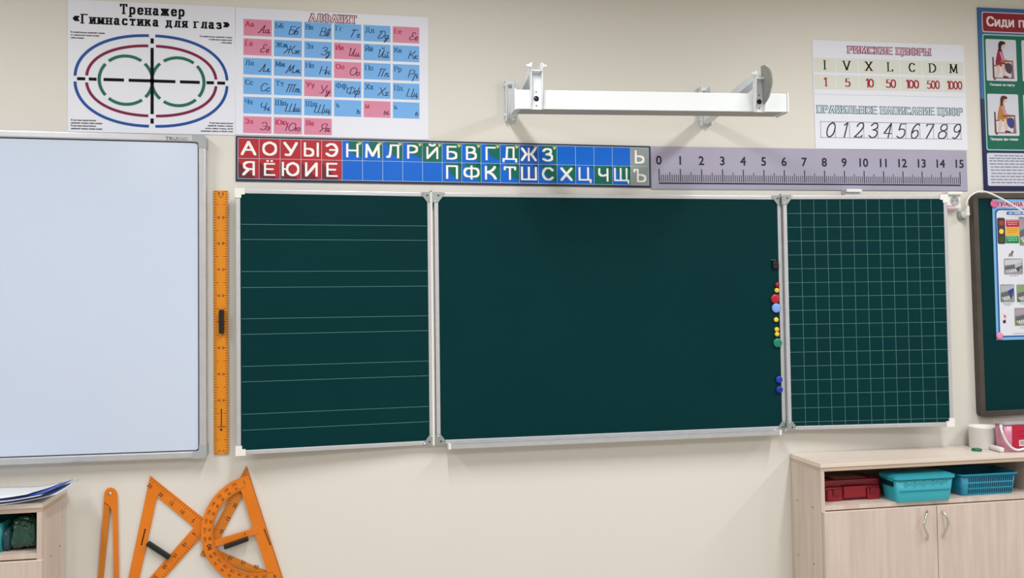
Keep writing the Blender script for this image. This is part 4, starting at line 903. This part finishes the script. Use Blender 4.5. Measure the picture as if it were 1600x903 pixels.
A = P2(385, 727.8, YS); B = P2(312.4, 867.2, YS); Cc = P2(444.5, 911, YS); ia = P2(382.6, 768, YS); ib = P2(335, 857.5, YS); ic = P2(418, 893, YS)
s2 = thing('set_square', 'orange set square hanging behind the protractor, its tip pointing up past it', 'set square', ((A[0]+B[0])/2, 0, -Cc[1]))
m = MB(); m.holed(FT, [A, B, Cc], [ia, ib, ic], .001, .007, ORANGEDK); m.build('frame', s2)
dBA = (Vector(A)-Vector(B)).normalized(); n1 = Vector((dBA.y, -dBA.x)); n1 = n1 if n1.dot(Vector(Cc)-Vector(B)) > 0 else -n1
scale_edge(s2, FT, B, A, .004, .0106, n1, (5, 10, 15, 20, 25, 30), .0073, .030)
dBC = (Vector(Cc)-Vector(B)).normalized(); n2 = Vector((dBC.y, -dBC.x)); n2 = n2 if n2.dot(Vector(A)-Vector(B)) > 0 else -n2
scale_edge(s2, FT, B, Cc, .004, .0103, n2, (5, 10, 15, 20, 25), .0073, .024)

# protractor lying over the second set square
YP = -.018; c = Vector(P2(404.0, 827.6, YP)); Rr = 87.2*(U(404.6, 827.6, YP)-CAM).length/FOC/1.0
Rr = (Vector(P2(404.6, 741, YP))-c).length
bd = (Vector(P2(404.6+.301*80, 827.6+.954*80, YP))-c).normalized(); ln = Vector((bd.y, -bd.x)); ln = ln if ln.x < 0 else -ln
pr = thing('board_protractor', 'orange semicircular board protractor with a black handle, laid over a set square', 'protractor', (c.x, 0, -c.y-Rr))
def pp_(a, r): v = c+bd*(-math.cos(a)*r)+ln*(math.sin(a)*r); return (v.x, v.y)
ri = Rr*.79; bw0, bw1 = -.025, .017     # base bar from the outside edge to its inner edge
n = 48; a0i = math.asin(bw1/ri)
outer = [pp_(math.pi*i/n, Rr) for i in range(n+1)]; inner = [pp_(a0i+(math.pi-2*a0i)*i/n, ri) for i in range(n+1)]
e0 = c-bd*Rr+ln*bw0; e1 = c+bd*Rr+ln*bw0
outer += [(e1.x, e1.y), (e0.x, e0.y)]; i0, i1 = Vector(inner[-1]), Vector(inner[0]); inner += [tuple(i0.lerp(i1, .05)), tuple(i0.lerp(i1, .95))]
m = MB(); m.holed(FT, outer, inner, .009, .019, ORANGE); m.build('body', pr)
m = MB()
for i in range(1, 18):
    a = math.radians(10*i)
    for dr, tx in ((.935, str(180-10*i)), (.855, str(10*i))):
        if i == 9 and dr > .9: continue
        p = pp_(a, Rr*(dr if i != 9 else .89)); v = Vector(p)-c
        ctext(m, FT, tx if i != 9 else '90', p[0], p[1], .0095 if i != 9 else .017, .0193, INKBROWN if i != 9 else INK, .02, math.atan2(-v.y, v.x)-math.pi/2)
m.build('degree_numbers', pr)
m = MB()
for i in range(0, 181, 2):
    a = math.radians(i); m.line(FT, pp_(a, ri+.001), pp_(a, ri+(.008 if i % 10 else .012)), .0011, .0193, INKBROWN)
m.build('tick_marks', pr)
# cross bar with handle
a = Vector(P2(337.5, 848.5, YP)); b = Vector(P2(397, 830.5, YP)); d = (b-a).normalized(); Fh = Frame((a.x, 0, -a.y), (d.x, 0, -d.y)); Fh.up = Vector((-Fh.ex.z, 0, Fh.ex.x)); Fh.n = Fh.ex.cross(Fh.up); L = (b-a).length
m = MB(); m.fbox(Fh, -.004, L+.02, -.012, .012, .010, .020, ORANGE, .001); m.disc(Fh, L*.76, -.002, .0026, .0203, INK); m.build('cross_bar', pr)
a = Vector(P2(351, 853.5, YP)); b = Vector(P2(388.5, 840, YP)); d = (b-a).normalized(); Fh = Frame((a.x, 0, -a.y), (d.x, 0, -d.y)); Fh.up = Vector((-Fh.ex.z, 0, Fh.ex.x)); Fh.n = Fh.ex.cross(Fh.up)
m = MB(); m.fbox(Fh, 0, (b-a).length, -.0085, .0085, .019, .040, BLACK, .004); m.build('handle', pr)
m = MB(); a = c+bd*(Rr*.02)-ln*.020; b = c+bd*(Rr*.34)-ln*.024; nn = 8
for i in range(nn): m.line(FT, a.lerp(b, i/nn), a.lerp(b, (i+.85)/nn), .0055, .0193, INKBROWN)
m.build('maker_mark', pr)
m = MB(); 
for sx, tx in ((-1, '1'), (1, '8')):
    p = c+bd*(sx*Rr*.90)-ln*.004; ctext(m, FT, tx, p.x, p.y, .014, .0193, INKBROWN, .02, .3)
m.build('end_numbers', pr)

# ================================================================ cabinets
YF = -.245
def cabinet(x0, x1, label, doors, handles, back_visible=True):
    t = thing('cabinet', label, 'cabinet', ((x0+x1)/2, YF/2, 0)); T = .016
    m = MB(); m.box(x0-.001, x1+.001, YF, -.004, .816, .832, WOODTOP, .0008); m.build('worktop', t)
    m = MB(); m.box(x0, x1, YF+.003, -.004, .8005, .816, WOODEDGE, .0006); m.build('top_rail', t)
    for x in (x0, x1-T):
        m = MB(); m.box(x, x+T, YF+.001, -.004, 0.0, .8005, WOOD, .0006); sp = m.build('side_panel', t)
        s_ = MB(); xx = x if abs(x-x0) < .001 else x+T; sg = -1 if abs(x-x0) < .001 else 1
        for px, py in (((1245.7, 781.9), (1269.9, 792.4), (1247.5, 867), (1271.7, 881)) if sg < 0 else ((93.6, 853), (79, 868.5))):
            if (sg < 0) == (x0 > 0):
                p = UX(px, py, xx); s_.lathe((xx, p.y, p.z), (sg, 0, 0), [(.0035, 0), (.0032, .0008), (.001, .001), (0, .0002)], C('#6d5a4e'), 12)
        if s_.v: s_.build('screw_head', sp)
    m = MB(); m.box(x0+T, x1-T, -.012, -.005, 0.02, .8005, mat('cabinet_back', '#8f7767', .6)); m.build('back_panel', t)
    m = MB(); m.box(x0+T, x1-T, YF+.002, -.012, .646, .664, WOOD, .0006); m.build('shelf', t)
    m = MB(); m.box(x0+T, x1-T, YF+.01, -.012, .06, .076, WOOD); m.build('bottom_panel', t)
    for a, b in doors:
        m = MB(); m.box(a+.0015, b-.0015, YF-.017, YF-.001, .07, .6425, WOOD, .0012); d = m.build('door', t)
        e = MB(); e.box(a+.0015, b-.0015, YF-.0172, YF-.0008, .6415, .6432, mat('pale_edge', '#e2d0c2', .4)); e.build('edge_band', d)
        for hx0, hx1, pts in handles:
            if hx0 == a:
                P = []
                for k_, (px, py) in enumerate(pts):
                    off = (-.019, -.034, -.040, -.042, -.040, -.034, -.019)[k_] if len(pts) == 7 else (-.019, -.036, -.042, -.042, -.036, -.019)[k_]
                    p = U(px, py, YF+off); P.append((p.x, p.y, p.z))
                h = MB(); h.tube(smooth(P, 4), .0042, CHROME, 10); h.build('handle', d)
    return t
def hz(l): return [(1420+x/11.29, 780+y/11.2875) for x, y in l]
h1 = hz([(325, 205), (312, 270), (290, 370), (266, 450), (296, 545), (332, 630), (328, 700)]); h2 = hz([(595, 200), (650, 290), (690, 385), (683, 490), (648, 570), (596, 660)])
cabinet(1.488, 2.482, 'pale wood cabinet with an open shelf of plastic boxes under the squared wing', [(1.488, 1.985), (1.985, 2.482)], [(1.488, 0, h1), (1.985, 0, h2)])
cabinet(-2.372, -1.378, 'pale wood cabinet at the lower left corner with papers on top', [(-1.874, -1.3705), (-2.372, -1.875)], [])
ZS = .664; ZT = .832

# red case
a = UZ(1292.5, 787.5, ZS); b = UZ(1375, 782, ZS)
x0, x1 = 1.548, 1.792; y0 = -.172; y1 = -.045; h = .083
rc = thing('tool_case', 'dark red plastic case on the shelf of the right cabinet', 'case', ((x0+x1)/2, (y0+y1)/2, ZS))
RED_ = mat('dark_red_plastic', '#8f0e24', .38, var=.03); RED2 = mat('dark_red_plastic_lid', '#780b1e', .4, var=.03)
m = MB(); m.box(x0, x1, y0, y1, ZS+.004, ZS+.056, RED_, .008)
for xa, xb in ((x0+.004, x0+.07), (x1-.062, x1-.004)): m.box(xa, xb, y0-.008, y1, ZS, ZS+.046, RED_, .005)
m.build('case_body', rc)
m = MB(); m.box(x0-.002, x1+.002, y0+.004, y1, ZS+.055, ZS+h, RED2, .009); m.box(x0+.05, x1-.05, y0+.02, y1-.02, ZS+h-.001, ZS+h+.004, RED2, .003); m.build('case_lid', rc)
m = MB(); m.box(x0+.076, x1-.068, y0-.010, y0+.006, ZS+.012, ZS+.058, RED_, .005); m.build('case_handle', rc)
for xa in (x0+.028, x1-.052): m = MB(); m.box(xa, xa+.026, y0-.013, y0-.004, ZS+.022, ZS+.050, RED2, .003); m.build('latch', rc)
m = MB(); m.box(x0+.04, x1-.06, y0+.03, y1-.02, ZS+h+.004, ZS+h+.0052, C('#8d7263')); m.build('label_sheet', rc)

# teal lidded bin
TEAL = mat('teal_plastic', '#2fa3b4', .35, var=.02, scale=20); TEALL = mat('teal_plastic_lid', '#2b9fb2', .28, var=.02)
def tub(t, x0, x1, y0, y1, z0, z1, tp_, mt, wall=.004, name='bin_body', r=.016, open_top=True, seg=4):
    F = Frame((0, 0, 0), (1, 0, 0), (0, 1, 0)); m = MB(); rings = []
    for z, g in ((z0, tp_), (z0+.004, tp_-.001), (z1, 0)): rings.append([Vector((u, -v, z)) for u, v in rr(x0+g, -y1+g, x1-g, -y0-g, r, seg)])
    for z, g in ((z1, wall), (z0+.005, tp_+wall)): rings.append([Vector((u, -v, z)) for u, v in rr(x0+g, -y1+g, x1-g, -y0-g, r-wall*.5, seg)])
    n = len(rings[0]); vs = [v for r_ in rings for v in r_]; fs = [[i*n+k, i*n+(k+1) % n, (i+1)*n+(k+1) % n, (i+1)*n+k][::-1] for i in range(len(rings)-1) for k in range(n)]
    m.add(vs, fs, mt, True); m.add(rings[0], [list(range(n))], mt); m.add(rings[-1], [list(range(n))[::-1]], mt); return m.build(name, t)
p = UZ(1404, 786, ZS); q_ = UZ(1491, 782.5, ZS); bx0, bx1, by0, by1 = p.x-.012, q_.x+.014, p.y-.006, p.y+.112
hb = U(1404, 745, p.y).z-ZS
tb = thing('storage_bin', 'bright teal lidded plastic bin in the middle of the cabinet shelf', 'storage bin', ((bx0+bx1)/2, (by0+by1)/2, ZS))
body = tub(tb, bx0, bx1, by0, by1, ZS, ZS+hb-.006, .012, TEAL)
m = MB(); Flid = Frame((0, 0, 0), (1, 0, 0), (0, 1, 0))
m.prism(Flid, rr(bx0-.005, -by1-.003, bx1+.006, -by0+.005, .02, 5), ZS+hb-.012, ZS+hb-.001, TEALL, True); m.prism(Flid, rr(bx0+.004, -by1+.006, bx1-.004, -by0-.004, .016, 5), ZS+hb-.001, ZS+hb+.003, TEALL, True); m.build('bin_lid', tb)
FL = Frame((bx0+.0035, 0, 0), (0, -1, 0)); zz = ZS+hb*.70
m = MB(); ym = (by0+by1)/2+.005
m.rrect(FL, -ym-.042, -zz-.012, -ym+.042, -zz+.012, .005, .0016, C('#07262c'), .0006); m.build('hand_hole', tb)
m = MB(); Ff = Frame((0, by0+.003, 0), (1, 0, 0)); mtl = mat('teal_relief', '#2489a0', .45)
for cx_, cz_, r_ in [(bx0+.045+.020*i, ZS+hb*.70+.004*i*.15, .0075 if i % 2 == 0 else .005) for i in range(10)]:
    for k in range(6): m.disc(Ff, cx_+r_*math.cos(k*1.047), -cz_+r_*math.sin(k*1.047), r_*.36, .0024, mtl, 8)
m.build('embossed_flowers', tb)
m = MB(); z_ = ZS+hb*.46; m.fbox(Ff, bx0+.018, bx1-.018, -z_-.0012, -z_+.0012, -.002, .0012, TEAL, .0006); m.build('embossed_rib', tb)

# teal basket
p = UZ(1507, 776, ZS); q_ = UZ(1586, 771.5, ZS); kx0, kx1, ky0, ky1 = p.x-.012, q_.x+.016, p.y, -.055; hk = U(1500, 742, p.y).z-ZS
bk = thing('plastic_basket', 'open blue-teal slotted basket at the right end of the cabinet shelf', 'basket', ((kx0+kx1)/2, (ky0+ky1)/2, ZS))
TB2 = mat('blue_teal_plastic', '#1f86a6', .38, var=.02, scale=20); TBK = C('#0b3a50')
tub(bk, kx0, kx1, ky0, ky1, ZS, ZS+hk, .012, TB2, name='basket_body')
m = MB(); m.holed(Flid, rr(kx0-.006, -ky1-.006, kx1+.006, -ky0+.006, .02, 5), rr(kx0+.003, -ky1+.003, kx1-.003, -ky0-.003, .016, 5), ZS+hk-.006, ZS+hk, TB2); m.build('rim', bk)
slope = .012/hk; m = MB(); nrow, ncol = 3, 21; xa, xb = kx0+.036, kx1-.018
Fk = Frame((0, ky0+.012, ZS), (1, 0, 0), Vector((0, -.012, hk)).normalized())
for r_ in range(nrow):
    for c_ in range(ncol):
        u = xa+(xb-xa)*c_/ncol; v = -hk*(.10+.27*r_); m.rrect(Fk, u, v-hk*.20, u+(xb-xa)/ncol*.55, v, .001, .0012, TBK, .0004, 1)
sl_ = m.build('slots', bk); sl_['kind'] = 'stuff'

# things on the worktop
p = UZ(1540, 700.2, ZT); r_ = .0635; cy_ = p.y+.5*0; cxx = U(1543.5, 690, -.1).x
wc = thing('white_tub', 'white plastic tub standing on the right cabinet beside the pink container', 'tub', (cxx, -.072, ZT))
m = MB(); hh = .093; m.lathe((cxx, -.072, ZT), (0, 0, 1), [(0, 0), (.0535, 0), (.0555, .003), (.0565, hh-.006), (.0585, hh-.004), (.0585, hh), (.057, hh+.001), (.0545, hh-.002), (.052, .004), (0, .004)], WPLAST, 40); m.build('tub_body', wc)
p = UZ(1526, 704.3, ZT); m = MB(); m.lathe((p.x, p.y, ZT), (0, 0, 1), [(.0195, 0), (.0205, .002), (.0205, .008), (.018, .0105), (.010, .012), (0, .0124)], mat('green_gloss', '#0d6b4c', .25), 28)
tag(m.build('magnet', base=(p.x, p.y, ZT)), 'dark green round magnet lying flat on the right cabinet top', 'magnet')
a = UZ(1547, 702, ZT+.0); b = UZ(1566.5, 707.5, ZT); d = Vector((b.x-a.x, b.y-a.y, 0)); dd = d.normalized(); 
m = MB(); r_ = .0115; m.lathe((a.x, a.y, ZT+r_), dd, [(0, 0), (r_*.85, 0), (r_, .002), (r_, d.length-.004), (r_*.8, d.length-.0005), (0, d.length)], mat('chalk_white', '#e6e2de', .8), 24)
tag(m.build('chalk_stick', base=(a.x, a.y, ZT)), 'thick white stick of chalk lying in front of the white tub', 'chalk')
# pink container
px0 = UZ(1572, 707, ZT).x-.004; py0 = UZ(1572, 707, ZT).y; pk = thing('pink_container', 'translucent pink plastic container with a red label and white handle on the right cabinet', 'container', (px0+.1, py0+.07, ZT))
PKM = mat('pink_translucent', '#dd93b2', .3, var=.02, trans=.25); GL = mat('clear_lid', '#cfc9cd', .25, trans=.3)
X1 = px0+.21; Y1 = -.138; hh = .122
tub(pk, px0, X1, py0, Y1, ZT, ZT+hh, .004, PKM, name='container_body', r=.012)
m = MB(); m.prism(Flid, rr(px0-.004, -Y1-.004, X1+.004, -py0+.004, .014, 5), ZT+hh-.006, ZT+hh+.003, GL, True); m.prism(Flid, rr(px0+.012, -Y1+.012, X1-.012, -py0-.012, .012, 5), ZT+hh+.003, ZT+hh+.007, GL, True); m.build('container_lid', pk)
Fp = Frame((0, py0, 0), (1, 0, 0)); la = Fp.px(1581.5, 669); lb_ = Fp.px(1585, 700)
m = MB(); lu0, lv0, lv1 = la[0], -(ZT+.112), -(ZT+.018); m.fbox(Fp, lu0, X1-.012, lv0, lv1, -.001, .0012, C('#b8213f', .4))
for i, v in enumerate((.025, .045)): m.rect(Fp, lu0+.03, lv0+v, X1-.02, lv0+v+.003, .0016, C('#8e1830', .4))
m.build('red_label', pk)
m = MB(); bu = Fp.px(1592, 695)[0]; m.rect(Fp, bu, lv1-.032, bu+.05, lv1-.006, .0018, C('#d8cfd6')); 
for i in range(9): m.rect(Fp, bu+.006+.0045*i, lv1-.028, bu+.006+.0045*i+.0022, lv1-.012, .002, C('#6a5f70'))
m.build('price_label', pk)
hp = [UX(1563, 666, px0-.006)]; P = [tuple(hp[0])]
for x, y in ((1565.5, 674), (1569.5, 684), (1575, 693), (1582, 700), (1590, 703), (1600, 701)): p = U(x, y, py0-.010); P.append(tuple(p))
L_ = P[-1]; P += [(L_[0]+.04, L_[1], L_[2]+.012), (X1+.004, py0+.02, ZT+.10)]
m = MB(); m.tube(smooth(P, 4), .0048, WPLAST, 8); m.lathe((px0-.001, P[0][1], P[0][2]), (-1, 0, 0), [(.009, 0), (.009, .004), (0, .005)], WPLAST, 14); m.build('bail_handle', pk)

# left niche: teal box and crumpled green bags
nx1 = -1.378-.016
gx = thing('teal_box', 'teal plastic box in the open shelf of the left cabinet, cut by the picture edge', 'storage box', (-1.66, -.15, ZS))
xb = U(7, 850, -.2).x
tub(gx, xb-.24, xb, -.215, -.04, ZS, ZS+.10, .006, mat('deep_teal', '#0e7f80', .35), name='box_body')
def bag(px, w, h, d, y, hexc, label, seed, nm='plastic_bag'):
    cx_ = U(px, 850, y).x; b = bmesh.new(); bmesh.ops.create_icosphere(b, subdivisions=5, radius=1)
    for v in b.verts:
        p = v.co.copy(); k = noise.noise(p*1.3+Vector((seed, 0, 0)))*.14+abs(noise.noise(Vector((p.x*3.4, p.y*3.4, p.z*1.5+seed))))*.20-abs(noise.noise(Vector((p.x*2+p.z*4, p.y*3, seed))))*.10
        p = Vector([math.copysign(abs(c_)**.7, c_) for c_ in p])*(.86+k); v.co = Vector((max(-1, min(1, p.x*1.08))*w/2, max(-1, min(1, p.y*1.1))*d/2, max(-.98, min(1.1, p.z*1.1))*h/2+h/2))
    m = MB(); b.verts.index_update(); m.add([Vector((cx_, y, ZS+.001))+v.co for v in b.verts], [[v.index for v in f.verts] for f in b.faces], mat('bag_'+hexc, hexc, .22, var=.12, scale=30, coat=.4), True); b.free()
    tag(m.build(nm, base=(cx_, y, ZS)), label, 'bag')
bag(45, .094, .112, .12, -.155, '#154a3a', 'crumpled dark green plastic bag at the right end of the left cabinet shelf', 3.1)
bag(17, .036, .085, .09, -.165, '#0c3c48', 'crumpled dark teal bag between the teal box and the dark green bag', 8.4)

# papers curling over the left cabinet
def leaf(name, xr, lift, yfr, ybk, z0, m_, label, xl=-1.95, start=.16, pw=2.0, skew=0.0, mark=None, wave=.002, cat='paper'):
    n, k = 26, 6; vs = []; fs = []; W_ = xr-xl
    for s_ in (0, 1):
        for i in range(n+1):
            x = xl+W_*i/n
            for j in range(k+1):
                t = j/k; y = yfr+(ybk-yfr)*t; xx = x+skew*t*(i/n)
                e = max(0, (x+1.52)/.2); z = z0+.040*e**pw*(.75+.25*t)+wave*math.sin(x*17+y*21)*(i/n)+wave
                vs.append(Vector((xx, y, z-(.0012 if s_ else 0))))
    N = (n+1)*(k+1)
    for i in range(n):
        for j in range(k):
            a = i*(k+1)+j; fs.append([a, a+k+1, a+k+2, a+1]); fs.append([N+a, N+a+1, N+a+k+2, N+a+k+1])
    rim = [j for j in range(k+1)]+[i*(k+1)+k for i in range(1, n+1)]+[n*(k+1)+j for j in range(k-1, -1, -1)]+[i*(k+1) for i in range(n-1, 0, -1)]
    for a, b in zip(rim, rim[1:]+rim[:1]): fs.append([a, b, N+b, N+a])
    mb = MB(); mb.add(vs, fs, m_, True)
    if mark: mb.add([Vector((a, b, c_)) for a, b, c_ in mark[0]], [list(range(len(mark[0])))], mark[1])
    tag(mb.build(name), label, cat, 'papers on the left cabinet')
PW = mat('office_paper', '#e4e6ec', .5, var=.01); PB = mat('blue_folder', '#1c55c0', .3, var=.05, scale=20); PL = mat('pale_blue_paper', '#c9d6ec', .35, var=.02); PD = mat('dark_blue_cover', '#1f3366', .4, var=.03)
leaf('paper_sheet', -1.325, .062, -.262, -.075, .834, PL, 'lowest pale sheet of the left paper pile, curling highest at its right end', start=.20, skew=.015)
leaf('folder_cover', -1.350, .045, -.258, -.07, .8385, PD, 'dark blue cover second from the bottom of the left paper pile', start=.20, skew=.03)
leaf('paper_sheet', -1.378, .026, -.262, -.07, .843, PW, 'white sheet under the blue folder in the left paper pile', start=.17, skew=.02)
leaf('folder_cover', -1.368, .038, -.245, -.065, .848, PB, 'bright blue folder showing at the right of the left paper pile', start=.18, skew=.035)
leaf('paper_sheet', -1.420, .020, -.262, -.06, .854, PW, 'top white sheet of the left paper pile with a yellow mark', start=.14, skew=.05, wave=.003)
